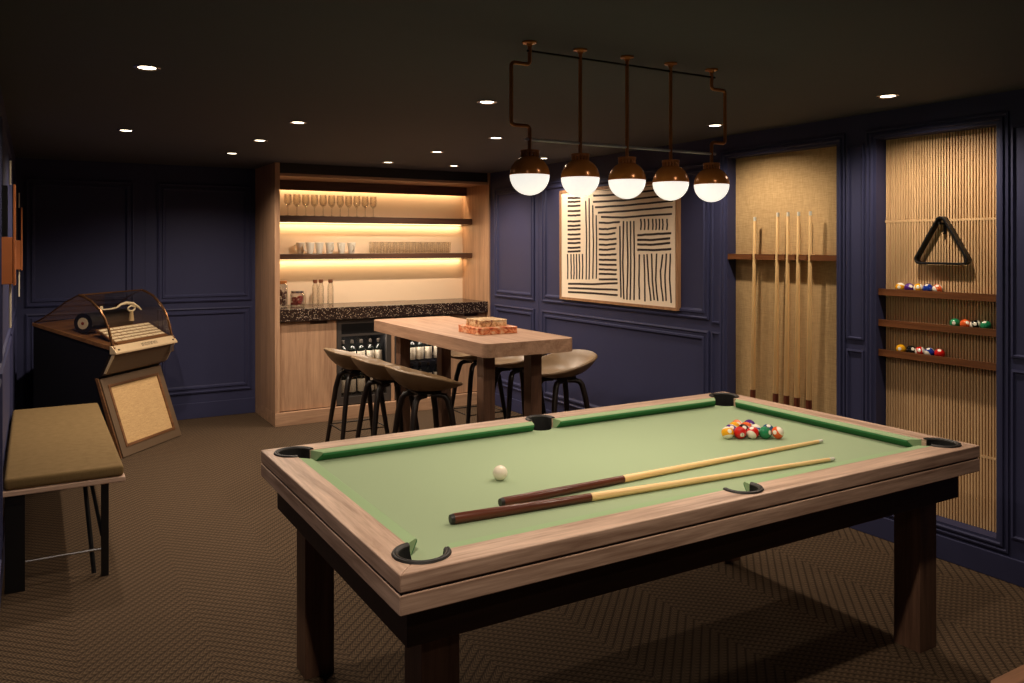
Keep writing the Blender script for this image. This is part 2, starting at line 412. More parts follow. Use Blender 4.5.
# ------------------------------------------------------------------ the room
XL, XR, YB, YF, ZC = -.135, 4.14, 8.22, -1.6, 2.42
XN = 4.235                                              # back of the two wall niches
NB, NT = .195, 2.267                                    # niche sill and head
N1, N2 = (3.174, 4.06), (2.24, 2.91)                    # cue niche, slatted niche (y)
struct(MB().box(XL - .1, 4.5, YF - .1, YB + .1, -.08, 0).build('floor', M['carpet']))
struct(MB().box(XL - .1, 4.5, YF - .1, YB + .1, ZC, ZC + .08).build('ceiling', M['ceil']))
struct(MB().box(XL - .1, XL, YF - .1, YB, 0, ZC).build('wall_left', M['paint']))
struct(MB().box(XL - .1, 4.4, YB, YB + .1, 0, ZC).build('wall_back', M['paint']))
struct(MB().box(XL - .1, 4.4, YF - .1, YF, 0, ZC).build('wall_front', M['paint']))
b = MB()
for y0, y1 in ((YF, N2[0]), (N2[1], N1[0]), (N1[1], YB)): b.box(XR, 4.26, y0, y1, 0, ZC)
for y0, y1 in (N1, N2): b.box(XR, 4.26, y0, y1, 0, NB); b.box(XR, 4.26, y0, y1, NT, ZC)
b.box(4.26, 4.36, YF, YB, 0, ZC)
struct(b.build('wall_right', M['paint']))
RW = lambda u, v, h: (XR - h, u, v)
BW = lambda u, v, h: (u, YB - h, v)
LW = lambda u, v, h: (XL + h, u, v)
PROF = [(0, 0), (0, .014), (.012, .018), (.022, .006), (.040, .006), (.046, .016), (.060, .016), (.068, .004), (.074, 0)]
PROF_S = [(0, 0), (0, .010), (.010, .012), (.016, 0)]
b = MB()
for y0, y1 in ((6.56, 7.33), (4.23, 6.42)):
    b.moulding(RW, (y0, y1, 1.13, 2.25), PROF); b.moulding(RW, (y0, y1, .22, 1.05), PROF)
b.box(XR - .004, XR, 6.485, 6.495, .14, ZC)
for y0, y1 in ((YF + .1, .1), (.25, 1.95)):
    b.moulding(RW, (y0, y1, 1.13, 2.25), PROF); b.moulding(RW, (y0, y1, .22, 1.05), PROF)
struct(b.build('trim_1', M['paint']))
b = MB()
for (y0, y1) in (N1, N2):
    b.moulding(RW, (y0 - .062, y1 + .062, NB - .055, NT + .055), PROF_S)
    b.moulding(RW, (y0 - .035, y1 + .035, NB - .03, NT + .03), PROF_S)
for y0, y1 in ((2.985, 3.10), (4.12, 4.205), (2.02, 2.165)):
    b.moulding(RW, (y0, y1, 1.11, 2.25), PROF_S); b.moulding(RW, (y0, y1, .22, 1.05), PROF_S)
struct(b.build('trim_2', M['paint']))
b = MB()
for x0, x1 in ((-.06, .80), (1.0, 1.86)):
    b.moulding(BW, (x0, x1, 1.12, 2.25), PROF); b.moulding(BW, (x0, x1, .24, 1.06), PROF)
b.box(.895, .905, YB - .004, YB, .14, ZC)
struct(b.build('trim_3', M['paint']))
b = MB()
for y0, y1 in ((YF + .1, .3), (.45, 2.3), (2.45, 4.3), (4.45, 6.3), (6.45, 8.1)):
    b.moulding(LW, (y0, y1, 1.12, 2.25), PROF_S); b.moulding(LW, (y0, y1, .24, 1.06), PROF_S)
struct(b.build('trim_4', M['paint']))
struct(MB().box(XR - .014, XR, YF, 7.43, 0, .125, .004).build('baseboard_right', M['paint']))
struct(MB().box(XL, 1.897, YB - .014, YB, 0, .15, .004).build('baseboard_back', M['paint']))
struct(MB().box(XL, XL + .004, YF, YB - .02, 0, .15).build('baseboard_left', M['paint']))

# slatted lining and fabric lining of the two niches
b = MB(); n = 42
for k in range(n):
    y = N2[0] + .004 + (N2[1] - N2[0] - .008) * (k + .5) / n
    b.box(4.221, 4.235, y - .0046, y + .0046, NB + .001, NT - .001)
for z in (.569, 1.797): b.box(4.2205, 4.2345, N2[0] + .002, N2[1] - .002, z - .006, z + .006)
sl = thing('slatted_panel', 'tall pale oak slatted panel lining the wall niche behind the ball shelves', 'wall panel', (4.24, 2.575, NB))
sl_back = MB().box(4.236, 4.259, N2[0] + .001, N2[1] - .001, NB + .001, NT - .001).build('backing', M['slat_back'], sl)
b.build('slats', M['slat'], sl)
tag(MB().box(4.222, 4.259, N1[0] + .001, N1[1] - .001, NB + .001, NT - .001).build('fabric_panel', M['fabric'], loc=(4.24, 3.6, NB)),
    'tall beige woven fabric panel in the wall niche behind the hanging cues', 'wall panel')

# ------------------------------------------------------------------ downlights
for i, (x, y, f, words) in enumerate(DOWN):
    lab = 'round recessed ceiling downlight ' + words
    if words:
        t = thing('ceiling_downlight', lab, 'ceiling light', (x, y, ZC), 'recessed ceiling downlights')
        MB().lathe([(.036, -.0005), (.052, -.0005), (.054, -.004), (.048, -.007), (.036, -.004), (.036, -.0005)], (x, y, ZC), 28).build('trim_ring', M['chrome'], t, smooth=True)
        MB().lathe([(0, -.0025), (.036, -.0025), (.036, -.001), (0, -.001)], (x, y, ZC), 24).build('lens', M['lamp'], t)
        lamp_light('SPOT', 'downlight_lamp', (x, y, ZC - .012), P_DOWN * f, t, spot_size=math.radians(HALF_DOWN * 2), spot_blend=.6, shadow_soft_size=.03)
    else:
        lamp_light('SPOT', 'downlight_lamp', (x, y, ZC - .012), P_DOWN * f, None, spot_size=math.radians(HALF_DOWN * 2), spot_blend=.6, shadow_soft_size=.03)

# ------------------------------------------------------------------ pool table
X0, X1, Y0, Y1, ZT = .781, 3.325, 1.863, 3.287, .843
IX0, IX1, IY0, IY1 = .881, 3.225, 1.963, 3.187
XM = (X0 + X1) / 2; BED = .800
pt = thing('pool_table', 'large pool table with oak rails and pale green felt in the middle of the room', 'pool table', (XM, (Y0 + Y1) / 2, 0))
e, rc, rs = .006, .064, .056
ee = math.sqrt(rc * rc - e * e); sd = .016; es = math.sqrt(rs * rs - sd * sd)
A = math.degrees(math.asin(e / rc)); B = math.degrees(math.asin(sd / rs))
CP = [(IX0 + e, IY0 + e), (IX1 - e, IY0 + e), (IX1 - e, IY1 - e), (IX0 + e, IY1 - e)]
SP = [(XM, IY0 - sd), (XM, IY1 + sd)]
def outline(cut):
    """inner rail edge: union with pockets (cut False) or cloth with pockets cut out (cut True); counter-clockwise"""
    p = []
    def a(c, r, a0, a1): p.extend(arc(c[0], c[1], r, a0, a1, 18))
    if not cut:
        a(CP[0], rc, 90 + A, 360 - A); a(SP[0], rs, 180 - B, 360 + B); a(CP[1], rc, 180 + A, 450 - A)
        a(CP[2], rc, 270 + A, 540 - A); a(SP[1], rs, -B, 180 + B); a(CP[3], rc, A, 270 - A)
    else:
        r = rc - .003; q = rs - .003; A2 = math.degrees(math.asin(e / r)); B2 = math.degrees(math.asin(sd / q))
        a(CP[0], r, 90 + A2, -A2); a(SP[0], q, 180 - B2, B2); a(CP[1], r, 180 + A2, 90 - A2)
        a(CP[2], r, 270 + A2, 180 - A2); a(SP[1], q, 360 - B2, 180 + B2); a(CP[3], r, A2, -90 - A2)
    return p
inner = outline(False)
# rails split in four mitred boards: long boards along x, short boards along y
def rail(which):
    if which == 'near':
        lp = [(X0, Y0), (X1, Y0)] + [q for q in arc(*CP[1], rc, -45, -180 + A, 12)] + arc(*SP[0], rs, B, -180 - B, 18) + arc(*CP[0], rc, -A, -135, 12)
    elif which == 'far':
        lp = [(X1, Y1), (X0, Y1)] + arc(*CP[3], rc, 135, A, 12) + arc(*SP[1], rs, 180 + B, -B, 18) + arc(*CP[2], rc, 180 - A, 45, 12)
    elif which == 'left':
        lp = [(X0, Y1), (X0, Y0)] + arc(*CP[0], rc, 225, 90 + A, 12) + arc(*CP[3], rc, 270 - A, 135, 12)
    else:
        lp = [(X1, Y0), (X1, Y1)] + arc(*CP[2], rc, 45, -90 + A, 12) + arc(*CP[1], rc, 90 - A, -45, 12)
    return lp
for wch in ('near', 'far', 'left', 'right'):
    MB().plate(rail(wch), [], .796, ZT).build('rail', M['table_x' if wch in ('near', 'far') else 'table_y'], pt, bevel=.0035)
def ring_boards(name, o, z0, z1, wdt, mats, bev):
    x0, x1, y0, y1 = o
    for k, lp in enumerate(([(x0, y0), (x1, y0), (x1 - wdt, y0 + wdt), (x0 + wdt, y0 + wdt)], [(x1, y1), (x0, y1), (x0 + wdt, y1 - wdt), (x1 - wdt, y1 - wdt)],
               [(x0, y1), (x0, y0), (x0 + wdt, y0 + wdt), (x0 + wdt, y1 - wdt)], [(x1, y0), (x1, y1), (x1 - wdt, y1 - wdt), (x1 - wdt, y0 + wdt)])):
        MB().plate(lp, [], z0, z1).build(name, M[mats[0] if k < 2 else mats[1]], pt, bevel=bev)
ring_boards('apron', (X0, X1, Y0, Y1), .7385, .790, .022, ('table_x', 'table_y'), .003)
MB().plate([(X0 + .006, Y0 + .006), (X1 - .006, Y0 + .006), (X1 - .006, Y1 - .006), (X0 + .006, Y1 - .006)], [rrect(X0 + .022, X1 - .022, Y0 + .022, Y1 - .022, .001, 1)], .789, .797).build('shadow_gap', M['sub'], pt)
ring_boards('underframe', (.829, 3.285, 1.93, 3.22), .620, .7385, .05, ('sub', 'sub'), .002)
MB().box(.88, 3.235, 1.98, 3.17, .69, .70).build('bottom_board', M['sub'], pt)
for x in (.892, 3.100):
    for y in (1.98, 3.055): MB().box(x, x + .114, y, y + .116, .0, .62, .002).build('leg', M['table_z'], pt)
MB().plate(outline(True), [], BED - .03, BED).build('cloth_bed', M['felt'], pt)
# cushions
def cushion(x0, x1, y0, y1, side, c0, c1):
    """along the rail from a to b; nose is shortened by c0/c1 at its ends"""
    m = MB(); prof = [(0, ZT - .002), (.040, ZT - .004), (.045, ZT - .007), (.045, ZT - .009), (.018, BED + .002), (0, BED + .002)]
    rings = []
    for end in (0, 1):
        r = []
        for d, z in prof:
            k = d / .045
            if side in 'ns':
                x = (x0 + c0 * k) if end == 0 else (x1 - c1 * k); y = y0 + d if side == 'n' else y1 - d
            else:
                y = (y0 + c0 * k) if end == 0 else (y1 - c1 * k); x = x0 + d if side == 'w' else x1 - d
            r.append(m.bm.verts.new((x, y, z)))
        rings.append(r)
    n = len(prof)
    for k in range(n): m.bm.faces.new((rings[0][k], rings[0][(k + 1) % n], rings[1][(k + 1) % n], rings[1][k]))
    m.bm.faces.new(rings[0]); m.bm.faces.new(list(reversed(rings[1])))
    body_ = m.build('cushion', M['cushion'], pt)
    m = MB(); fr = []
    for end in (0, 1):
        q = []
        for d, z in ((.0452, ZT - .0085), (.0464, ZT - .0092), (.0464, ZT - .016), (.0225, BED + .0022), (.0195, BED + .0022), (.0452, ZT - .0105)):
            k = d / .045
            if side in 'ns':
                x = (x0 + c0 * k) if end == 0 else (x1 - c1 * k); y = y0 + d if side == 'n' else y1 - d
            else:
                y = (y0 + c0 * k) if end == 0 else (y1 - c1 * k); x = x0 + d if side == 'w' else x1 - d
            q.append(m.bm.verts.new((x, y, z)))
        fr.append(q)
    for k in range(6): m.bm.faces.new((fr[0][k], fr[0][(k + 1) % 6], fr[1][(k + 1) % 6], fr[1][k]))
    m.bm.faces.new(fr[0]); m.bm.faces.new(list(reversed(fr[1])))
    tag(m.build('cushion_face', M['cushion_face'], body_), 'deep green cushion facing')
g = ee + e + .002
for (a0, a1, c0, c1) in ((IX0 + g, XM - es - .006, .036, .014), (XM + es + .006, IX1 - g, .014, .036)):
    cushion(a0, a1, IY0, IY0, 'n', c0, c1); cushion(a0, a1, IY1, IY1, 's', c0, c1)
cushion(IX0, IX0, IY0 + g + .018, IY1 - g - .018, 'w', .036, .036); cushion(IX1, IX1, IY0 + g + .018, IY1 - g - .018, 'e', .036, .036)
# pockets
def pocket(c, r, a0, a1):
    n = 26; m = MB()
    pts = arc(c[0], c[1], 1, a0, a1, n); prof = [(r + .001, ZT - .03), (r + .001, ZT + .002), (r + .003, ZT + .005), (r + .0065, ZT + .0062), (r + .008, ZT + .004), (r + .0095, ZT + .0062), (r + .0135, ZT + .005), (r + .0155, ZT + .0005), (r - .001, ZT - .001), (r - .001, ZT - .03)]
    # collar lying on the rail
    prof = [(r - .003, ZT - .035), (r - .003, ZT + .001), (r + .001, ZT + .006), (r + .005, ZT + .007), (r + .007, ZT + .005), (r + .009, ZT + .007), (r + .013, ZT + .006), (r + .016, ZT + .0005), (r - .0005, ZT + .0003), (r - .0005, ZT - .035)]
    rings = []
    for px, py in pts:
        dx, dy = px - c[0], py - c[1]
        rings.append([m.bm.verts.new((c[0] + dx * rr, c[1] + dy * rr, z)) for rr, z in prof])
    k = len(prof)
    for A_, B_ in zip(rings, rings[1:]):
        for j in range(k): m.bm.faces.new((A_[j], A_[(j + 1) % k], B_[(j + 1) % k], B_[j]))
    m.bm.faces.new(rings[0]); m.bm.faces.new(list(reversed(rings[-1])))
    co = m.build('pocket', M['rubber'], pt, smooth=True)
    m = MB(); q = r - .0045
    m.lathe([(q, ZT - .006), (q, .715), (0, .705), (0, .700), (q + .002, .710), (q + .002, ZT - .006)], (c[0], c[1], 0), 28) if False else None
    # pouch: outer wall up to the rail, low wall under the cloth on the playing side
    V = []; n2 = 36
    for i in range(n2):
        a = 2 * PI * i / n2; inside = not ((math.degrees(a) - a0) % 360 <= (a1 - a0))
        zt = BED - .004 if inside else ZT - .003
        V.append([m.bm.verts.new((c[0] + q * math.cos(a), c[1] + q * math.sin(a), z)) for z in (zt, .716)])
    for i in range(n2):
        a_, b_ = V[i], V[(i + 1) % n2]; m.bm.faces.new((a_[0], b_[0], b_[1], a_[1]))
    m.bm.faces.new([v[1] for v in V])
    m.build('pouch', M['pit'], co)
pocket(CP[0], rc, 97, 353); pocket(CP[1], rc, 187, 443); pocket(CP[2], rc, 277, 533); pocket(CP[3], rc, 7, 263)
pocket(SP[0], rs, 165, 375); pocket(SP[1], rs, -15, 195)

# balls
BR = .0272
def ball(colname, stripe, loc, label, group=None, rot=None, r=BR):
    m = MB().sphere((0, 0, 0), r, 24, 16)
    o = m.build('billiard_ball', ball_mat(colname, stripe), smooth=True)
    o.location = loc; o.rotation_euler = rot or (random.uniform(0, 6), random.uniform(0, 6), random.uniform(0, 6))
    return tag(o, label, 'ball', group)
ball('white', False, (1.470, 2.566, BED + BR + .0005), 'white cue ball alone on the green felt left of the two cues', rot=(0, 0, 0))
vr = Vector((math.cos(math.radians(YAW)), -math.sin(math.radians(YAW)), 0)); vf = Vector((math.sin(math.radians(YAW)), math.cos(math.radians(YAW)), 0))
def on_bed(px, k):
    """a spot in the rack: px across, k rows back"""
    dep = 3.59 + .0480 * k; z = BED + BR + .0005
    p = vf * dep + vr * ((px - 512) / F_PX * dep); return (p.x, p.y, z)
cen = math.radians(180 + 59.36)
for px, k, cn, st, lab, rot in (
    (727.6, 0, 'yellow', True, 'yellow striped pool ball at the left end of the front row', (0, .5, 1.2)),
    (740.1, 0, 'red', False, 'red pool ball with a white number disc, second in the front row', (0, -.15, cen - PI + .1)),
    (752.6, 0, 'red', True, 'red ball with white side, third in the front row', (0, 1.1, .35)),
    (765.1, 0, 'green', False, 'green pool ball, fourth in the front row', (.3, .2, 1.7)),
    (777.6, 0, 'orange', True, 'orange red striped pool ball at the right end of the front row', (.9, .2, .2)),
    (730.9, 1, 'purple', True, 'purple and white ball tucked behind the front yellow ball', (.4, .7, 1.0)),
    (743.3, 1, 'black', False, 'black pool ball in the middle of the pile, behind the numbered red one', (.4, .7, 1.0)),
    (755.6, 1, 'blue', True, 'mostly white blue striped ball in the second row of the pile', (.2, .1, 1.0)),
    (767.9, 1, 'teal', False, 'dull blue pool ball behind the green one, right side of the pile', (.2, 1.1, 1.0)),
    (734.2, 2, 'yellow', False, 'plain yellow pool ball toward the back left of the pile', (.9, .2, 1.0)),
    (746.3, 2, 'orange', False, 'orange pink pool ball in the third row of the pile', (.9, .2, 1.0)),
    (737.3, 3, 'peach', True, 'peach and white ball at the back of the pile', (1.1, .5, 1.0)),
    (749.3, 3, 'purple', False, 'plain dark purple pool ball at the back of the pile', (1.2, .3, 1.0))):
    bo = ball(cn, st, on_bed(px, k), lab, 'racked balls on the pool table', rot)
    if cn == 'red' and not st:
        cu = bpy.data.curves.new('n', 'FONT'); cu.body = '3'; cu.size = .018; cu.align_x = 'CENTER'; cu.align_y = 'CENTER'
        tmp = bpy.data.objects.new('n', cu); C.objects.link(tmp); bpy.context.view_layer.update()
        me = bpy.data.meshes.new_from_object(tmp.evaluated_get(bpy.context.evaluated_depsgraph_get())); bpy.data.objects.remove(tmp)
        no = bpy.data.objects.new('number', me); me.materials.append(M['ink']); C.objects.link(no); no.parent = bo
        for v in me.vertices:                          # wrap on the ball's white disc, local -x side
            y_, z_ = v.co.x, v.co.y; v.co = (-math.sqrt(max(0, (BR + .0003) ** 2 - y_ * y_ - z_ * z_)), -y_, z_)

# cues
def cue(p, q, name_label, group, butt=.36, r_b=.0145, r_t=.0065, collar=True):
    """p butt end, q tip end"""
    p, q = Vector(p), Vector(q); L = (q - p).length
    t = thing('pool_cue', name_label, 'pool cue', p, group)
    t.rotation_mode = 'QUATERNION'; t.rotation_quaternion = (q - p).to_track_quat('Z', 'Y')
    rj = r_b + (r_t - r_b) * butt
    def seg(name, a, b_, ra, rb, mat):
        m = MB(); m.lathe([(0, a), (ra * .96, a), (ra, a + .001), (rb, b_ - .0003), (0, b_)], n=18)
        me = m.bm; bmesh.ops.recalc_face_normals(me, faces=me.faces[:])
        d = bpy.data.meshes.new(name); me.to_mesh(d); me.free(); d.materials.append(mat)
        d.polygons.foreach_set('use_smooth', [True] * len(d.polygons))
        try: d.set_sharp_from_angle(angle=math.radians(38))
        except Exception: pass
        o = bpy.data.objects.new(name, d); C.objects.link(o); o.parent = t
    seg('bumper', 0, .012, r_b * .85, r_b * .97, M['rubber'])
    seg('butt', .012, L * butt, r_b, rj, M['butt'])
    seg('shaft', L * butt, L - .026, rj, r_t, M['maple'])
    seg('ferrule', L - .026, L, r_t, r_t * .95, M['tip'])
    return t
zb = BED + .0006
cue((1.103, 2.236, zb + .0165), (2.747, 2.118, zb + .0080), 'pool cue lying on the felt, nearest the front rail, with a long brown butt', 'cues lying on the pool table', .308, .0165, .0075)
cue((1.316, 2.299, zb + .0158), (2.956, 2.340, zb + .0080), 'pool cue lying on the felt behind the other one, farther from the front rail', 'cues lying on the pool table', .318, .0158, .0075)

# ------------------------------------------------------------------ pendant fixture
PX = [1.593, 1.824, 2.054, 2.285, 2.517]; PY = 2.56; PZ = 1.922; PR = .0755
pf = thing('pendant_light', 'brass linear pendant fixture with five half white globes over the pool table', 'ceiling light', (2.055, PY, ZC))
for i, x in enumerate(PX):
    MB().lathe([(0, 0), (.027, 0), (.027, -.006), (.012, -.010), (.008, -.018), (0, -.018)], (x, PY, ZC), 24).build('canopy', M['brass'], pf, smooth=True)
    top = PZ + PR - .004
    if i in (0, 4):
        s = -1 if i == 0 else 1; o_ = .08 * s; R = .014
        def bend(c, a0, a1):
            return [(c[0] + R * math.cos(math.radians(a)), PY, c[1] + R * math.sin(math.radians(a))) for a in [a0 + (a1 - a0) * k / 5 for k in range(6)]]
        zu, zl = 2.335, 2.105
        path = [(x, PY, ZC - .012)]
        if s < 0:
            path += bend((x - R, zu + R), 0, -90) + bend((x - .08 + R, zu - R), 90, 180) + bend((x - .08 + R, zl + R), 180, 270) + bend((x - R, zl - R), 90, 0)
        else:
            path += bend((x + R, zu + R), 180, 270) + bend((x + .08 - R, zu - R), 90, 0) + bend((x + .08 - R, zl + R), 0, -90) + bend((x + R, zl - R), 90, 180)
        path.append((x, PY, top))
    else: path = [(x, PY, ZC - .012), (x, PY, 2.2), (x, PY, top)]
    MB().tube(path, .0072, 12).build('stem', M['brass_dark'], pf, smooth=True)
    # slotted collar on the cap
    m = MB()
    for k in range(16):
        a = 2 * PI * k / 16; m.cyl((x + .031 * math.cos(a), PY + .031 * math.sin(a), top - .012), (x + .031 * math.cos(a), PY + .031 * math.sin(a), top + .020), .0042, n=8)
    m.lathe([(.034, top + .012), (.036, top + .012), (.036, top + .021), (.003, top + .021), (.003, top + .018), (.034, top + .018), (.034, top + .012)], (x, PY, 0), 28)
    m.build('collar', M['brass_dark'], pf, smooth=True)
    n = 14; prof = [(PR * math.cos(a), PZ + PR * math.sin(a)) for a in [PI / 2 * k / n for k in range(n + 1)]]
    prof[-1] = (0, PZ + PR)
    MB().lathe([(PR - .003, PZ)] + prof, (x, PY, 0), 40).build('cap', M['brass'], pf, smooth=True)
    prof = [((PR - .001) * math.cos(a), PZ - .0006 + (PR - .001) * math.sin(a)) for a in [-PI / 2 * k / n for k in range(n + 1)]]; prof[-1] = (0, PZ - PR)
    MB().lathe([(0, PZ - .0006)] + prof, (x, PY, 0), 40).build('globe', M['globe'], pf, smooth=True)
    lamp_light('SPOT', 'globe_lamp', (x, PY, PZ - PR - .004), P_PEND, pf, spot_size=math.radians(165), spot_blend=.9, shadow_soft_size=.05)
MB().tube([(PX[0] - .012, PY, 2.385), (2.05, PY, 2.385), (PX[-1] + .02, PY, 2.385)], .0045, 10).build('top_bar', M['black'], pf, smooth=True)
MB().tube([(PX[0] - .02, PY, 2.055), (2.05, PY, 2.055), (PX[-1] + .022, PY, 2.055)], .0055, 10).build('lower_bar', M['pewter'], pf, smooth=True)

# ------------------------------------------------------------------ bar wall
BY, BX0, BX1 = 7.455, 1.898, 4.139
bs = thing('bar_surround', 'floor to ceiling light oak surround framing the lit bar alcove at the back', 'built-in bar', (3.02, 7.8, 0))
MB().box(BX0, 1.9425, BY, YB, .12, ZC, .001).build('side_panel', M['oak_z'], bs)
MB().box(4.119, BX1, BY - .02, YB, .12, ZC, .001).build('side_panel', M['oak_z'], bs)
MB().box(1.943, 4.118, BY, 8.19, 2.300, 2.325).build('top_panel', M['oak_x'], bs)
MB().box(1.943, 4.118, BY + .004, BY + .03, 2.326, ZC).build('header', M['dark'], bs)
MB().box(1.943, 4.118, 7.94, 7.965, 2.205, 2.300).build('valance', M['shelf'], bs)
MB().box(1.943, 4.118, 8.035, 8.06, 1.07, 2.300).build('back_panel', M['plaster'], bs)
m = MB(); m.prism([(1.898, 7.448), (4.139, 7.448), (4.139, 7.50), (1.9425, 7.50), (1.9425, YB), (1.898, YB)], 'z', 0, .12)
m.build('plinth', M['oak_x'], bs, bevel=.002)
MB().box(1.96, 4.09, 8.012, 8.026, 2.288, 2.2995).build('led_strip', M['led'], bs)
def led(z, y, power, parent, size_x=2.12):
    return lamp_light('AREA', 'led_light', (3.024, y, z), power, parent, shape='RECTANGLE', size=size_x, size_y=.012)
led(2.285, 8.005, P_LED * 1.9, bs).data.color = (1, .69, .38)
tag(MB().box(1.9435, 4.1175, BY - .005, 8.034, .955, 1.070, .003).build('countertop', M['terrazzo'], loc=(3.02, 7.77, .955)),
    'thick dark terrazzo countertop with pale chips along the bar', 'countertop')
for z0, z1, lab in ((1.888, 1.948, 'upper dark wooden bar shelf holding the stemmed glasses'), (1.524, 1.576, 'lower dark wooden bar shelf holding mugs and tumblers')):
    t = thing('wall_shelf', lab, 'shelf', (3.024, 7.92, z0), 'dark shelves in the bar alcove')
    MB().box(1.9435, 4.1175, 7.80, 8.0345, z0, z1, .002).build('board', M['shelf'], t)
    MB().box(1.96, 4.09, 8.015, 8.027, z0 - .006, z0 - .0005).build('led_strip', M['led'], t)
    led(z0 - .010, 8.000, P_LED, t).data.color = (1, .69, .38)
# base cabinets
def base_cabinet(x0, x1, hx0, hx1, lab):
    t = thing('base_cabinet', lab, 'cabinet', ((x0 + x1) / 2, 7.75, .121))
    MB().box(x0, x1, 7.512, 8.03, .121, .953).build('body', M['oak_z'], t)
    d = MB(); z0, z1 = .128, .948; y0, y1 = 7.491, 7.511
    d.prism([(x0 + .003, z0), (x1 - .003, z0), (x1 - .003, z1), (hx1, z1), (hx1, z1 - .028), (hx0, z1 - .028), (hx0, z1), (x0 + .003, z1)], 'y', y0, y1)
    dd = d.build('door', M['oak_z'], t)
    MB().box(hx0 + .001, hx1 - .001, 7.502, 7.5105, .922, .947).build('finger_pull', M['shelf'], dd)
base_cabinet(1.944, 2.492, 2.235, 2.40, 'pale oak base cabinet under the left end of the bar counter')
base_cabinet(3.690, 4.117, 3.86, 4.02, 'pale oak base cabinet under the right end of the bar counter')
tag(MB().box(3.049, 3.082, 7.491, 8.03, .121, .953).build('divider_panel', M['oak_z'], loc=(3.065, 7.75, .121)), 'narrow oak upright between the two drinks fridges', 'panel')
def fridge(x0, x1, lab, which):
    t = thing('drinks_fridge', lab, 'fridge', ((x0 + x1) / 2, 7.75, .122))
    m = MB(); y0, y1 = 7.53, 8.02
    m.box(x0, x0 + .025, y0, y1, .122, .950); m.box(x1 - .025, x1, y0, y1, .122, .950); m.box(x0 + .025, x1 - .025, y1 - .03, y1, .122, .950)
    m.box(x0 + .025, x1 - .025, y0, y1 - .03, .122, .165); m.box(x0 + .025, x1 - .025, y0, y1 - .03, .80, .950)
    m.build('case', M['fridge_in'], t)
    for z in (.478, .208):
        s = MB()
        for k in range(8): s.box(x0 + .027, x1 - .027, 7.56 + .045 * k, 7.565 + .045 * k, z - .006, z)
        s.box(x0 + .027, x1 - .027, 7.548, 7.556, z - .008, z + .001)
        s.build('shelf', M['chrome'], t)
    d = MB(); f = .045
    d.box(x0 + .002, x0 + f, 7.493, 7.528, .13, .948); d.box(x1 - f, x1 - .002, 7.493, 7.528, .13, .948)
    d.box(x0 + f, x1 - f, 7.493, 7.528, .13, .200); d.box(x0 + f, x1 - f, 7.493, 7.528, .905, .948)
    d.box(x0 + f, x1 - f, 7.493, 7.528, .785, .805)
    dd = d.build('door', M['fridge'], t)
    MB().box(x0 + f, x1 - f, 7.500, 7.505, .805, .905).build('control_panel', M['black'], dd)
    MB().box(x0 + f, x1 - f, 7.508, 7.512, .200, .785).build('pane', M['glass_dark'], dd)
    lamp_light('AREA', 'fridge_light', ((x0 + x1) / 2, 7.56, .79), 5, t, shape='RECTANGLE', size=.4, size_y=.03, color=(1, .9, .78))
fridge(2.494, 3.047, 'built-in glass door drinks fridge beside the left cabinet, behind the stools', 0)
fridge(3.084, 3.688, 'built-in glass door drinks fridge seen under the tall table, right of the oak upright', 1)
def wine_bottle(lab, grp):
    t = thing('wine_bottle', lab, 'bottle', (0, 0, 0), grp)
    MB().lathe([(0, .001), (.034, .001), (.037, .006), (.037, .158), (.030, .180), (.015, .198), (.0145, .235), (0, .235)], n=18).build('bottle_body', M['bottle'], t, smooth=True)
    MB().lathe([(.0375, .022), (.0378, .023), (.0378, .145), (.0375, .146)], n=18).build('paper_label', M['label'], t, smooth=True)
    MB().lathe([(.0155, .222), (.016, .223), (.016, .257), (0, .258)], n=14).build('cap', M['cap'], t, smooth=True)
    return t
ORD = ['first', 'second', 'third', 'fourth', 'fifth', 'sixth', 'seventh', 'eighth', 'ninth', 'tenth', 'eleventh', 'twelfth', 'thirteenth', 'fourteenth', 'fifteenth', 'sixteenth', 'seventeenth', 'eighteenth']
proto = None
for fx, side in (([2.588, 2.682, 2.776, 2.870, 2.955], 'left'), ([3.225, 3.315, 3.405, 3.50, 3.60], 'right')):
    for z, row in ((.478, 'upper'), (.208, 'lower')):
        for k, x in enumerate(fx):
            lab = '%s dark bottle from the left, white label, %s shelf of the %s fridge' % (ORD[k], row, side)
            grp = 'bottles in the drinks fridges'
            if proto is None: proto = wine_bottle(lab, grp); o = proto
            else: o = copy_tree(proto); o['label'] = lab
            o.location = (x, 7.60, z + .0005)
# glassware on the shelves
def stem_glass():
    t = thing('wine_glass', 'x', 'glass', group='stemmed glasses on the upper bar shelf')
    MB().lathe([(0, .004), (.030, .001), (.031, .003), (.006, .008), (.0042, .03), (.0042, .085), (.010, .094), (.030, .115), (.037, .140), (.033, .215), (.0325, .215), (.0365, .140), (.029, .117), (0, .098)], n=18).build('glass_body', M['glass_warm'], t, smooth=True)
    return t
def tumbler():
    t = thing('tumbler', 'x', 'glass', group='tumblers on the lower bar shelf')
    MB().lathe([(0, .001), (.026, .001), (.032, .120), (.0314, .120), (.025, .008), (0, .008)], n=18).build('glass_body', M['glass_warm'], t, smooth=True)
    return t
def flatten(t):
    """a one-piece thing: hand its properties to the mesh"""
    o = t.children[0]; o.parent = None; o.name = t.name
    nm = t.name.split('.')[0]
    for k in ('label', 'category', 'group'):
        if k in t: o[k] = t[k]
    bpy.data.objects.remove(t); o.name = nm; return o
g0 = flatten(stem_glass()); first = True
for row, y, rn in ((0, 7.87, 'front'), (1, 7.955, 'rear')):
    for k in range(11):
        o = g0 if first else g0.copy()
        if not first: C.objects.link(o)
        first = False
        o.location = (2.125 + .088 * k + .03 * row, y, 1.9485)
        o['label'] = '%s stemmed glass from the left in the %s row, upper bar shelf' % (ORD[k], rn)
g0 = flatten(tumbler()); first = True
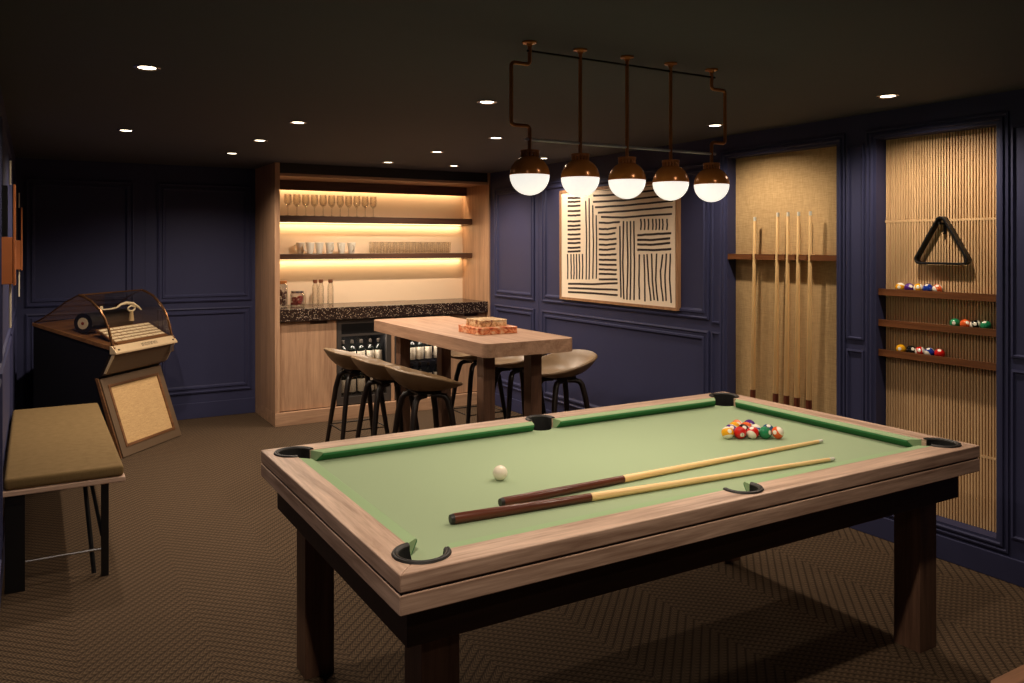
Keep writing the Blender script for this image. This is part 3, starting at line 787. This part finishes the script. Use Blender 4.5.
for row, y, rn in ((0, 7.86, 'front'), (1, 7.94, 'rear')):
    for k in range(13):
        o = g0 if first else g0.copy()
        if not first: C.objects.link(o)
        first = False
        o.location = (2.995 + .0715 * k + .02 * row, y, 1.5765)
        o['label'] = '%s clear tumbler from the left in the %s row, lower bar shelf' % (ORD[k], rn)
def mug():
    t = thing('mug', 'x', 'mug', group='white mugs on the lower bar shelf')
    MB().lathe([(0, .001), (.026, .001), (.029, .006), (.044, .112), (.0425, .113), (.0405, .110), (.027, .01), (0, .008)], n=24).build('cup', M['china'], t, smooth=True)
    MB().tube([(.036, 0, .088), (.054, 0, .092), (.066, 0, .078), (.064, 0, .050), (.050, 0, .034), (.029, 0, .030)], .0055, 8).build('handle', M['china'], t, smooth=True)
    return t
m0 = mug(); first = True
for k, (x, y, rz, lab) in enumerate(((2.275, 7.95, 2.4, 'white mug in the back, half hidden, leftmost of the mugs'), (2.345, 7.86, PI, 'white tapered mug at the front left of the mugs'),
        (2.44, 7.87, 1.2, 'second white mug from the left in the front row'), (2.54, 7.86, -1.2, 'third white mug in the front row, its handle facing the room'),
        (2.665, 7.87, -2.2, 'fourth white mug in the front row, handle turned left'), (2.768, 7.86, -1.5, 'rightmost white mug beside the tumblers'))):
    o = m0 if first else copy_tree(m0); first = False
    o.location = (x, y, 1.5765); o.rotation_euler = (0, 0, rz); o['label'] = lab
# counter items
CT = 1.0705
def carafe(x, y, h, lab):
    t = thing('glass_bottle', lab, 'bottle', (x, y, CT), 'cork stoppered bottles on the counter')
    MB().lathe([(0, .001), (.028, .001), (.031, .006), (.031, h * .70), (.022, h * .84), (.019, h * .9), (.018, h * .9), (.021, h * .83), (.029, h * .69), (.029, .008), (0, .008)], (x, y, CT), 20).build('bottle_body', M['glass_warm'], t, smooth=True)
    MB().lathe([(0, h * .86), (.0165, h * .86), (.022, h * .901), (.022, h), (0, h)], (x, y, CT), 16).build('cork', M['cork'], t, smooth=True)
carafe(2.395, 7.86, .25, 'tall clear bottle with brown stopper, left one of the three on the counter')
carafe(2.462, 7.89, .25, 'tall clear bottle with brown stopper, middle one of the three on the counter')
carafe(2.55, 7.86, .25, 'tall clear bottle with brown stopper, right one of the three on the counter')
def jar(x, y, r, h, fill, lid, lab):
    t = thing('storage_jar', lab, 'jar', (x, y, CT), 'storage jars on the counter')
    MB().lathe([(0, .001), (r * .95, .001), (r, .008), (r, h * .82), (r * .85, h * .9), (r * .82, h * .9), (r * .96, h * .81), (r * .96, .01), (0, .01)], (x, y, CT), 24).build('jar_body', M['glass'], t, smooth=True)
    rg = random.Random(int(x * 1000))
    m = MB()
    for k in range(46):
        a, q = rg.uniform(0, 6.28), r * .78 * math.sqrt(rg.random()); z = CT + .022 + (h * .68 - .03) * (k / 46)
        m.sphere((x + q * math.cos(a), y + q * math.sin(a), z), r * rg.uniform(.14, .2), 8, 6)
    tag(m.build('contents', fill, t, smooth=True), kind='stuff')
    MB().lathe([(0, h * .88), (r * .8, h * .88), (r * .9, h * .905), (r * .9, h), (0, h)], (x, y, CT), 20).build('lid', lid, t, smooth=True)
jar(2.035, 7.80, .070, .250, M['brown_food'], M['brass_dark'], 'tall glass jar of brown nuts at the left end of the bar counter')
jar(2.190, 7.76, .068, .150, M['red_food'], M['chrome'], 'short glass jar of red contents beside the tall jar')

# ------------------------------------------------------------------ picture
ART_X = 4.10
ar = thing('framed_picture', 'framed cream picture of short brown brush lines in blocks on the navy wall', 'picture', (4.12, 5.27, 1.175))
AY0, AY1, AZ0, AZ1 = 4.525, 6.085, 1.174, 2.155
fw = .022
m = MB(); pl = lambda u, v, h: (4.139 - h, u, v)
m.moulding(pl, (AY0, AY1, AZ0, AZ1), [(0, 0), (0, .034), (fw, .034), (fw, .026), (fw, 0)]); m.build('frame', M['frame'], ar)
MB().box(4.112, 4.138, AY0 + fw, AY1 - fw, AZ0 + fw, AZ1 - fw).build('canvas', M['canvas'], ar)
c_, s_ = math.cos(math.radians(YAW)), math.sin(math.radians(YAW))
def on_wall(cx, cy, X=4.1115):
    px, py = 550 + cx / 4.55, 170 + cy / 4.55
    a = (px - 512) / F_PX; b_ = -(py - HORIZON) / F_PX; t = X / (a * c_ + s_)
    return (c_ - a * s_) * t, b_ * t + CAM_H
ST = []
for y in (105, 127, 144, 163, 186, 206, 233, 253, 270, 293, 313, 332, 353, 370): ST.append(([(80, y + 1), (110, y + 1), (139, y - 1)], 8))
for x in (80, 95, 108, 120, 133, 147): ST.append(([(x, 382), (x + 2, 440), (x + 1, 497)], 5))
ST += [([(163, 140), (166, 320), (164, 498)], 5), ([(178, 128), (180, 320), (178, 498)], 5), ([(194, 160), (197, 330), (195, 495)], 5), ([(210, 205), (212, 350), (211, 495)], 5)]
ST += [([(197, 118), (300, 112), (430, 98), (560, 82)], 8), ([(195, 145), (330, 138), (480, 122), (562, 116)], 8), ([(205, 170), (330, 162), (480, 148), (560, 140)], 8),
       ([(218, 195), (330, 188), (450, 178), (558, 168)], 8), ([(232, 214), (330, 216), (450, 206), (555, 200)], 8), ([(200, 92), (330, 84), (450, 72), (560, 58)], 8)]
for y0, y1, xe in ((240, 236, 318), (268, 262, 303), (292, 287, 298), (316, 312, 303), (340, 335, 303), (362, 358, 298), (385, 383, 303), (408, 410, 303), (430, 432, 303), (452, 455, 305), (472, 474, 303), (497, 498, 307)):
    ST.append(([(222, y0), (262, y0 + 1), (xe, y1)], 8))
ST += [([(82, 518), (200, 519), (308, 515)], 8), ([(82, 537), (200, 541), (308, 545)], 8), ([(82, 555), (200, 561), (308, 570)], 8)]
ST += [([(318, 255), (320, 420), (323, 580)], 6), ([(334, 232), (331, 420), (336, 588)], 6), ([(350, 234), (354, 420), (350, 590)], 6), ([(366, 232), (367, 420), (365, 591)], 6), ([(382, 232), (384, 420), (382, 592)], 6)]
for x in (413, 430, 447, 467, 482, 497, 512, 532): ST.append(([(x, 222), (x + 2, 248), (x, 273)], 6))
ST += [([(397, 297), (470, 292), (552, 287)], 9), ([(397, 318), (470, 318), (547, 311)], 9), ([(397, 339), (470, 340), (547, 332)], 9), ([(397, 362), (470, 364), (552, 360)], 9)]
ST += [([(406, 384), (405, 500), (407, 590)], 6), ([(428, 384), (431, 500), (432, 598)], 6), ([(442, 382), (448, 500), (459, 596)], 6), ([(463, 380), (466, 500), (474, 592)], 6),
       ([(485, 380), (481, 500), (490, 596)], 6), ([(513, 384), (503, 460), (506, 530), (515, 597)], 6), ([(530, 380), (523, 480), (528, 596)], 6), ([(547, 380), (545, 500), (551, 605)], 6)]
m = MB()
for pts, wd in ST:
    q = []
    for (a, b_), (c2, d2) in zip(pts, pts[1:]):
        for k in range(4): q.append((a + (c2 - a) * k / 4, b_ + (d2 - b_) * k / 4))
    q.append(pts[-1]); hor = abs(pts[-1][0] - pts[0][0]) > abs(pts[-1][1] - pts[0][1])
    hw = wd / 2 * 1.15; A_, B_ = [], []
    for (x, y) in q:
        j = random.uniform(-.7, .7)
        for lst, sg in ((A_, -1), (B_, 1)):
            xx, yy = (x, y + sg * hw + j) if hor else (x + sg * hw + j, y)
            yw, zw = on_wall(xx, yy); lst.append((min(max(yw, AY0 + fw + .005), AY1 - fw - .005), min(zw, AZ1 - fw - .012)))
    vA = [m.bm.verts.new((4.1112, *p)) for p in A_]; vB = [m.bm.verts.new((4.1112, *p)) for p in B_]
    for k in range(len(vA) - 1): m.bm.faces.new((vA[k], vA[k + 1], vB[k + 1], vB[k]))
m.build('brush_lines', M['ink'], ar)

# ------------------------------------------------------------------ cue rack on the wall
t = thing('cue_rack', 'reddish brown wooden cue rail fixed across the beige fabric niche', 'cue rack', (4.19, 3.62, 1.57))
CY = [(3.822, 3.862), (3.628, 3.668), (3.545, 3.578), (3.462, 3.496), (3.372, 3.404)]
NW = .0165
pl_ = [(4.2215, N1[0] + .002)]
front = 4.142
edge = []
ys = sorted(y0 + .008 for y0, _ in CY)
for y in ys: edge += [(front, y - NW), (front + .034, y - NW), (front + .034, y + NW), (front, y + NW)]
poly = [(4.2215, N1[1] - .002), (4.2215, N1[0] + .002), (front, N1[0] + .002)] + edge + [(front, N1[1] - .002)]
MB().prism(poly, 'z', 1.566, 1.602).build('rail', M['red_y'], t)
for y in ys: MB().box(front + .0342, front + .040, y - NW + .001, y + NW - .001, 1.563, 1.605).build('clip', M['maple'], t)
tag(MB().box(4.142, 4.2215, N1[0] + .002, N1[1] - .002, .34, .372, .003).build('cue_ledge', M['red_y'], loc=(4.19, 3.6, .34)), 'low wooden ledge the wall cues stand on, behind the pool table', 'ledge')
for k, (yt, yb) in enumerate(CY):
    cue((4.172, yb, .373), (4.152, yt, 1.872 - (.022 if k == 0 else 0)), 'upright pool cue on the wall rack, %s of five' % ('leftmost', 'second from the left', 'the middle one', 'second from the right', 'rightmost')[k], 'cues on the wall rack', .215, .0205, .0095)

# ------------------------------------------------------------------ ball shelves
for z, lab in ((1.414, 'topmost of the three narrow wooden ball shelves'), (1.238, 'middle one of the three narrow wooden ball shelves'), (1.068, 'lowest of the three narrow wooden ball shelves')):
    m = MB(); y0, y1 = N2[0] + .002, N2[1] - .002
    m.prism([(4.158, z - .038), (4.2195, z - .038), (4.2195, z - .016), (4.164, z - .016), (4.164, z), (4.158, z)], 'y', y0, y1)
    tag(m.build('ball_shelf', M['red_y'], loc=(4.19, 2.575, z - .038), bevel=.001), lab + ' in the slatted niche', 'shelf', 'ball shelves in the slatted niche')
SB = [(1.398, 0, (('yellow', True, 'amber'), ('purple', False, 'purple'), ('yellow', True, 'white and yellow'), ('blue', False, 'blue'), ('orange', True, 'white and orange')), (900.4, 909.2, 918.4, 928, 937.6), 'topmost'),
      (1.222, 0, (('green', False, 'left hand green'), ('orange', False, 'orange red'), ('black', True, 'white and black'), ('green', False, 'right hand green')), (955, 965.3, 975.4, 985.6), 'middle'),
      (1.052, 0, (('yellow', False, 'yellow'), ('black', False, 'black'), ('red', True, 'red and white'), ('blue', True, 'blue and white'), ('red', False, 'red')), (901, 911, 920, 929.6, 939.5), 'lowest')]
rots = [(.2, .1, .3), (.5, .4, 1), (1.3, .3, .4), (.3, 1, 0), (1.0, .9, .5)]
for z, _, cols, pxs, nm in SB:
    ylast = 9
    for k, ((cn, st, lab), px) in enumerate(zip(cols, pxs)):
        a = (px - 512) / F_PX; xx = 4.1925; y = xx * (c_ - a * s_) / (a * c_ + s_)
        y = min(y, ylast - 2 * BR * .955 - .0012); ylast = y
        ball(cn, st, (xx, y, z + BR * .955 + .0004), lab + ' pool ball on the %s ball shelf' % nm, 'pool balls on the wall shelves', rots[k], BR * .955)

# triangle rack
t = thing('triangle_rack', 'black triangular ball rack hanging from a peg on the slatted panel', 'ball rack', (4.19, 2.537, 1.55))
def rtri(s, r, cy, cz):
    """rounded triangle, circumradius s to the rounding centres"""
    p = []
    for k in range(3):
        a = 90 + 120 * k; cx_, cz_ = cy + s[0] * math.cos(math.radians(a)), cz + s[1] * math.sin(math.radians(a))
        p += arc(cx_, cz_, r, a - 60, a + 60, 8)
    return p
oy, oz = rtri((.137, .134), .029, 2.552, 1.653), rtri((.137, .134), .017, 2.552, 1.653)
m = MB(); rings = [[m.bm.verts.new((x, *p)) for p in lp] for x, lp in ((4.172, oy), (4.213, oy), (4.213, oz), (4.172, oz))]
n = len(oy)
for A_, B_ in zip(rings, rings[1:] + rings[:1]):
    for k in range(n): m.bm.faces.new((A_[k], A_[(k + 1) % n], B_[(k + 1) % n], B_[k]))
m.build('rack_frame', M['black'], t, smooth=True, bevel=.002)
t = thing('wall_peg', 'small black peg under the apex of the hanging triangle rack', 'peg', (4.21, 2.552, 1.75))
m = MB(); m.box(4.214, 4.2202, 2.544, 2.560, 1.720, 1.785, .002); m.cyl((4.215, 2.552, 1.776), (4.162, 2.552, 1.780), .006, n=12)
m.build('hook', M['black'], t, smooth=True)

# ------------------------------------------------------------------ tall table
tt = thing('bar_table', 'tall light oak table with rounded corners between the bar stools', 'table', (2.743, 5.33, 0))
MB().plate(rrect(2.395, 3.075, 4.37, 6.30, .055, 8), [], .962, 1.05).build('tabletop', M['oak_y'], tt, smooth=True, bevel=.003)
for x in (2.51, 2.873):
    for y in (4.60, 5.98): MB().box(x, x + .086, y, y + .092, 0, .962, .002).build('leg', M['table_z'], tt)
for nm, x0, x1, y0, y1, z0, z1, mt, lab in (('decorative_box', 2.592, 2.897, 4.82, 5.12, 1.0505, 1.098, 'onyx', 'wide flat orange marbled box on the tall table, under the smaller one'),
        ('decorative_box', 2.635, 2.845, 4.875, 5.085, 1.0985, 1.145, 'onyx_pale', 'smaller cream and orange marbled box, topmost of the pair on the tall table')):
    t = thing(nm, lab, 'box', ((x0 + x1) / 2, (y0 + y1) / 2, z0), 'marbled boxes stacked on the tall table')
    MB().box(x0, x1, y0, y1, z0, z1 - .014, .0015).build('body', M[mt], t)
    MB().box(x0 - .001, x1 + .001, y0 - .001, y1 + .001, z1 - .0125, z1, .002).build('lid', M[mt], t)

# ------------------------------------------------------------------ stools (seat front = +x)
def stool(lab):
    t = thing('bar_stool', lab, 'bar stool', (0, 0, 0), 'bar stools around the tall table')
    m = MB(); NR, NA = 9, 40; rows = []
    for i in range(NR + 1):
        r = i / NR; row = []
        for k in range(NA):
            a = 2 * PI * k / NA; ca, sa = math.cos(a), math.sin(a)
            ex = 2.5; den = (abs(ca) ** ex + abs(sa) ** ex) ** (-1 / ex)
            hx = .238; hy = .250
            x, y = ca * den * hx * r, sa * den * hy * r
            if ca > 0: y *= 1 - .10 * max(0, x / .225)
            back = max(0, -x / .215); front_ = max(0, x / .205); sd_ = abs(y) / .238
            rim = .752 + .062 * (1 - ca / 1.0) * 1.0 - .012 * max(0, ca); z = .718 + (rim - .718) * r ** 3.0
            row.append(m.bm.verts.new((x, y, z)))
            if i == 0: break
        rows.append(row)
    for k in range(NA): m.bm.faces.new((rows[0][0], rows[1][k], rows[1][(k + 1) % NA]))
    for A_, B_ in zip(rows[1:], rows[2:]):
        for k in range(NA): m.bm.faces.new((A_[k], B_[k], B_[(k + 1) % NA], A_[(k + 1) % NA]))
    s = m.build('seat', M['seat'], t, smooth=True)
    so = s.modifiers.new('thick', 'SOLIDIFY'); so.thickness = .018; so.offset = -1
    bv = s.modifiers.new('round', 'BEVEL'); bv.width = .004; bv.segments = 2; bv.limit_method = 'ANGLE'; bv.angle_limit = 1.0
    MB().box(-.085, .085, -.085, .085, .684, .703, .006).build('seat_plate', M['black'], t)
    for sx in (-1, 1):
        for sy in (-1, 1):
            pts = [(.02 * sx, .065 * sy, .672), (.07 * sx, .085 * sy, .674), (.098 * sx, .100 * sy, .666), (.114 * sx, .110 * sy, .642), (.135 * sx, .126 * sy, .55), (.205 * sx, .185 * sy, .002)]
            MB().tube(pts, [.014, .018, .020, .021, .0205, .0145], 12).build('leg', M['black_wood'], t, smooth=True)
    def at(sx, sy, z): k = (.55 - z) / .548; return ((.135 + .07 * k) * sx, (.126 + .059 * k) * sy, z)
    m = MB(); z = .265; c4 = [at(-1, -1, z), at(1, -1, z), at(1, 1, z), at(-1, 1, z)]
    for k in range(4): m.cyl(c4[k], c4[(k + 1) % 4], .0048, n=8)
    m.build('footrest', M['black'], t, smooth=True)
    return t
SP_ = [(2.235, 4.91, 0, 'taupe bar stool nearest the camera on the left side of the tall table'), (2.19, 5.445, 0, 'taupe bar stool in the middle of the left side of the tall table'),
       (2.165, 6.00, 0, 'taupe bar stool at the far left of the tall table, before the fridge'), (3.335, 4.93, PI, 'taupe bar stool nearest the pool table on the right side, against the navy wall'),
       (3.30, 5.50, PI, 'taupe bar stool in the middle of the right side, seen between the table legs'), (3.235, 6.03, PI, 'taupe bar stool at the far right of the tall table, nearest the oak cabinet')]
s0 = stool(SP_[0][3])
for k, (x, y, rz, lab) in enumerate(SP_):
    o = s0 if k == 0 else copy_tree(s0)
    o.location = (x, y, 0); o.rotation_euler = (0, 0, rz); o['label'] = lab

# ------------------------------------------------------------------ bench
bn = thing('bench', 'long low bench with ochre cushion and black legs against the left wall', 'bench', (.135, 5.44, 0))
bx0, bx1, by0, by1 = -.128, .400, 4.507, 6.42
MB().box(bx0, bx1, by0, by1, .468, .493, .004).build('frame', M['table_x'], bn)
MB().box(bx0 + .006, bx1 - .006, by0 + .006, by1 - .006, .494, .550, .018, 4).build('cushion', M['bench_cloth'], bn, smooth=True)
for yy in (4.545, 6.36):
    s = 1 if yy < 5 else -1
    MB().box(.292, .326, yy - .015, yy + .015, 0, .468, .001).build('leg', M['black'], bn)
    MB().box(-.118, -.035, yy - .015, yy + .015, 0, .468, .001).build('leg', M['black'], bn)
    MB().cyl((-.04, yy, .135), (.295, yy, .135), .0075, n=10).build('crossbar', M['chrome'], bn)
    MB().tube([(.225, yy + .16 * s, .470), (.262, yy + .02 * s, .012)], .011, 8).build('brace', M['black'], bn)
    MB().tube([(.25, yy + .08 * s, .470), (.298, yy + .005 * s, .2)], .009, 8).build('brace', M['black'], bn)

# ------------------------------------------------------------------ jukebox  (local: x along the front, -y outward, z up)
ang = math.atan2(.7483, .6633)
jk = thing('jukebox', 'vintage jukebox with curved glass lid and title strips in the back left corner', 'jukebox', (0, 0, 0))
JW = .788
def jbuild(m, name, mat, parent=None, **k): return m.build(name, mat, parent or jk, **k)
# v outward -> y = -v
body = [(.03, 0), (.80, 0), (.80, 1.020), (.10, .835), (.075, .80), (.155, .655), (.215, .612), (.20, .55)]
jbuild(MB().prism([(y, z) for y, z in body], 'x', .012, JW - .012), 'cabinet_body', M['juke_black'], bevel=.003)
# side mouldings: top rail and slanted edge, both sides
for x0 in (0, JW - .012):
    rail_ = [(.060, .805), (.060, .862), (.10, .872), (.80, 1.045), (.80, 1.018), (.10, .838)]
    jbuild(MB().prism(rail_, 'x', x0, x0 + .012), 'top_rail', M['juke_wood'], bevel=.002)
    edge_ = [(0, 0), (.21, .615), (.235, .615), (.04, 0)]
    jbuild(MB().prism(edge_, 'x', x0, x0 + .012), 'edge_trim', M['juke_wood'], bevel=.002)
    con = [(.060, .805), (.140, .655), (.158, .655), (.085, .805)]
    jbuild(MB().prism(con, 'x', x0, x0 + .012), 'edge_trim', M['juke_trim'], bevel=.001)
# console lip and its sloping front
jbuild(MB().prism([(.040, .808), (.040, .822), (.082, .872), (.10, .872), (.10, .808)], 'x', -.006, JW + .006), 'console_lip', M['juke_trim'], bevel=.003)
jbuild(MB().prism([(.062, .807), (.138, .655), (.160, .640), (.20, .640), (.12, .807)], 'x', .012, JW - .012), 'console_front', M['juke_panel'], bevel=.002)
m = MB()
for k in range(11):
    x = .33 + .019 * k
    def lip(u, a): return (u, .040 + .042 * a - .0012, .822 + .050 * a + .0010)
    def bar(u0, u1, a0, a1): m.quad([lip(u0, a0), lip(u1, a0), lip(u1, a1), lip(u0, a1)])
    bar(x, x + .003, .28, .72)
    bar(x + .0031, x + .012, .62, .72) if k % 2 else bar(x + .009, x + .012, .28, .72)
    if k % 3 == 0: bar(x + .0031, x + .0089, .28, .36)
jbuild(m, 'lip_lettering', M['ink'])
for x in (.035, .74): jbuild(MB().box(x, x + .016, .049, .060, .836, .846, .001), 'badge', M['ink'])
jbuild(MB().box(.725, .770, .055, .10, .735, .800, .008), 'coin_return', M['chrome'])
# leaning lower front: plane from (v=0,z=0) to (v=-.2,z=.6)
def lean(x, s, h=0):
    """s height fraction along the leaning front, h outwards"""
    L = math.hypot(.21, .612); ny, nz = -.612 / L, -.21 / L * -1
    return (x, .21 * s + ny * h, .612 * s + h * .21 / L)
def lean_box(m, x0, x1, s0, s1, h0, h1):
    v = [m.bm.verts.new(lean(x, s, h)) for h in (h0, h1) for x, s in ((x0, s0), (x1, s0), (x1, s1), (x0, s1))]
    for f in ((0, 1, 2, 3), (7, 6, 5, 4), (0, 4, 5, 1), (1, 5, 6, 2), (2, 6, 7, 3), (3, 7, 4, 0)): m.bm.faces.new([v[i] for i in f])
    return m
m = MB()
for a in ((.012, .072, .005, .99), (JW - .072, JW - .012, .005, .99), (.072, JW - .072, .005, .11), (.072, JW - .072, .90, .99)): lean_box(m, *a, -.006, .012)
jbuild(m, 'lower_front', M['juke_panel'])
m = MB()
for a in ((.072, .095, .11, .90), (JW - .095, JW - .072, .11, .90), (.095, JW - .095, .11, .145), (.095, JW - .095, .868, .90)): lean_box(m, *a, -.006, .018)
jbuild(m, 'grille_frame', M['juke_wood'], bevel=.002)
jbuild(lean_box(MB(), .095, JW - .095, .145, .868, -.006, .006), 'grille', M['grille'])
# deck under the lid
jbuild(MB().prism([(.10, .868), (.12, .875), (.155, .885), (.79, 1.035), (.79, 1.022), (.10, .838)], 'x', .012, JW - .012), 'deck', M['juke_wood'])
# title board: rows of ivory strips
def slope(x, a, h):
    """board from (y=.125,z=.885) to (y=.30,z=.985)"""
    y, z = .128 + .175 * a, .888 + .098 * a; n_ = (-.098 / .2006, .175 / .2006)
    return (x, y + n_[0] * h, z + n_[1] * h)
def slope_box(m, x0, x1, a0, a1, h0, h1):
    v = [m.bm.verts.new(slope(x, a, h)) for h in (h0, h1) for x, a in ((x0, a0), (x1, a0), (x1, a1), (x0, a1))]
    for f in ((3, 2, 1, 0), (4, 5, 6, 7), (1, 5, 4, 0), (2, 6, 5, 1), (3, 7, 6, 2), (0, 4, 7, 3)): m.bm.faces.new([v[i] for i in f])
    return m
tb = jbuild(slope_box(MB(), .10, .76, -.14, 1.02, -.012, 0), 'title_board', M['juke_wood'])
m = MB()
for r in range(5):
    for k in range(8):
        slope_box(m, .112 + .080 * k, .112 + .080 * k + .073, .03 + .195 * r, .03 + .195 * r + .125, .0005, .006)
jbuild(m, 'title_strips', M['strip'], tb)
# record drum and arm
dr = jbuild(MB().cyl((.115, .42, 1.035), (.62, .42, 1.035), .080, n=36), 'record_drum', M['juke_black'], smooth=True)
jbuild(MB().cyl((.100, .42, 1.035), (.1149, .42, 1.035), .083, n=36), 'record', M['juke_black'], dr, smooth=True)
jbuild(MB().cyl((.096, .42, 1.035), (.0999, .42, 1.035), .046, n=28), 'record_label', M['strip'], dr, smooth=True)
jbuild(MB().cyl((.094, .42, 1.035), (.0959, .42, 1.035), .013, n=16), 'hub', M['red_food'], dr, smooth=True)
ta = jbuild(MB().tube([(.24, .36, 1.135), (.30, .34, 1.135), (.38, .33, 1.14), (.42, .32, 1.165), (.48, .31, 1.175), (.55, .30, 1.165), (.61, .29, 1.130), (.63, .28, 1.105)], [.006, .006, .007, .010, .013, .013, .010, .006], 10), 'tone_arm', M['strip'], smooth=True)
jbuild(MB().tube([(.53 + .045 * math.cos(a), .30, 1.125 + .022 * math.sin(a)) for a in [2 * PI * k / 16 for k in range(16)]], .007, 8, True), 'arm_ring', M['strip'], ta, smooth=True)
jbuild(MB().cyl((.53, .30, 1.02), (.53, .30, 1.105), .022, .014, n=16), 'arm_pillar', M['juke_trim'], ta, smooth=True)
jbuild(MB().cyl((.23, .352, 1.150), (.23, .362, 1.150), .017, n=20), 'arm_knob', M['strip'], ta, smooth=True)
# dome
DP = [(.085, .868), (.100, .93), (.120, 1.005), (.150, 1.080), (.200, 1.155), (.270, 1.220), (.340, 1.255), (.385, 1.268)]
DB = [(.385, 1.268), (.50, 1.215), (.62, 1.135), (.72, 1.075), (.79, 1.040)]
for x in (.010, JW - .010):
    jbuild(MB().tube([(x, y, z) for y, z in DP], .0105, 8), 'dome_rib', M['rib'], smooth=True)
    jbuild(MB().tube([(x, y, z) for y, z in DB], .006, 8), 'dome_edge', M['rib'], smooth=True)
jbuild(MB().tube([(.010, .385, 1.268), (JW - .010, .385, 1.268)], .0065, 8), 'dome_edge', M['rib'], smooth=True)
m = MB(); prv = None
for y, z in DP + DB[1:]:
    cur = (m.bm.verts.new((.012, y, z)), m.bm.verts.new((JW - .012, y, z)))
    if prv: m.bm.faces.new((prv[0], prv[1], cur[1], cur[0]))
    prv = cur
for x in (.010, JW - .010):
    m.bm.faces.new([m.bm.verts.new((x, y, z)) for y, z in DP + DB[1:] + [(.79, 1.03)]])
jbuild(m, 'dome_glass', M['dome_glass'], smooth=True)
jk.location = (.589, 6.958, 0); jk.rotation_euler = (0, 0, ang)

# ------------------------------------------------------------------ wall sconces on the left wall
def sconce(lab):
    t = thing('wall_sconce', lab, 'wall lamp', (0, 0, 0), 'copper wall pieces on the left wall')
    MB().box(XL + .0005, XL + .030, -.05, .05, 1.700, 1.940).build('upper_box', M['black'], t)
    MB().box(XL + .0005, XL + .052, -.055, .055, 1.478, 1.699, .002).build('lower_box', M['copper_matte'], t)
    MB().box(XL + .053, XL + .063, -.06, .06, 1.472, 1.946, .002).build('face_plate', M['copper_matte'], t)
    MB().cyl((XL + .040, 0, 1.27), (XL + .040, 0, 1.477), .0055, n=10).build('rod', M['strip'], t)
    MB().cyl((XL + .040, 0, 1.947), (XL + .040, 0, 2.06), .0055, n=10).build('rod', M['strip'], t)
    return t
q = sconce('copper wall sconce nearest the camera on the left wall, above the bench'); q.location = (0, 4.5, 0)
q2 = copy_tree(q); q2.location = (0, 7.2, 0); q2['label'] = 'copper wall sconce farther along the left wall, above the jukebox'

# ------------------------------------------------------------------ low table, its corner at the lower right of the photo
lt = thing('coffee_table', 'corner of a low brown wooden table at the bottom right edge of the photo', 'table', (2.9, .9, 0))
MB().plate(rrect(2.375, 3.45, .45, 1.306, .012, 4), [], .355, .40).build('tabletop', M['walnut'], lt, bevel=.003)
for x in (2.41, 3.36):
    for y in (.49, 1.20): MB().box(x, x + .05, y, y + .05, 0, .355, .002).build('leg', M['walnut'], lt)
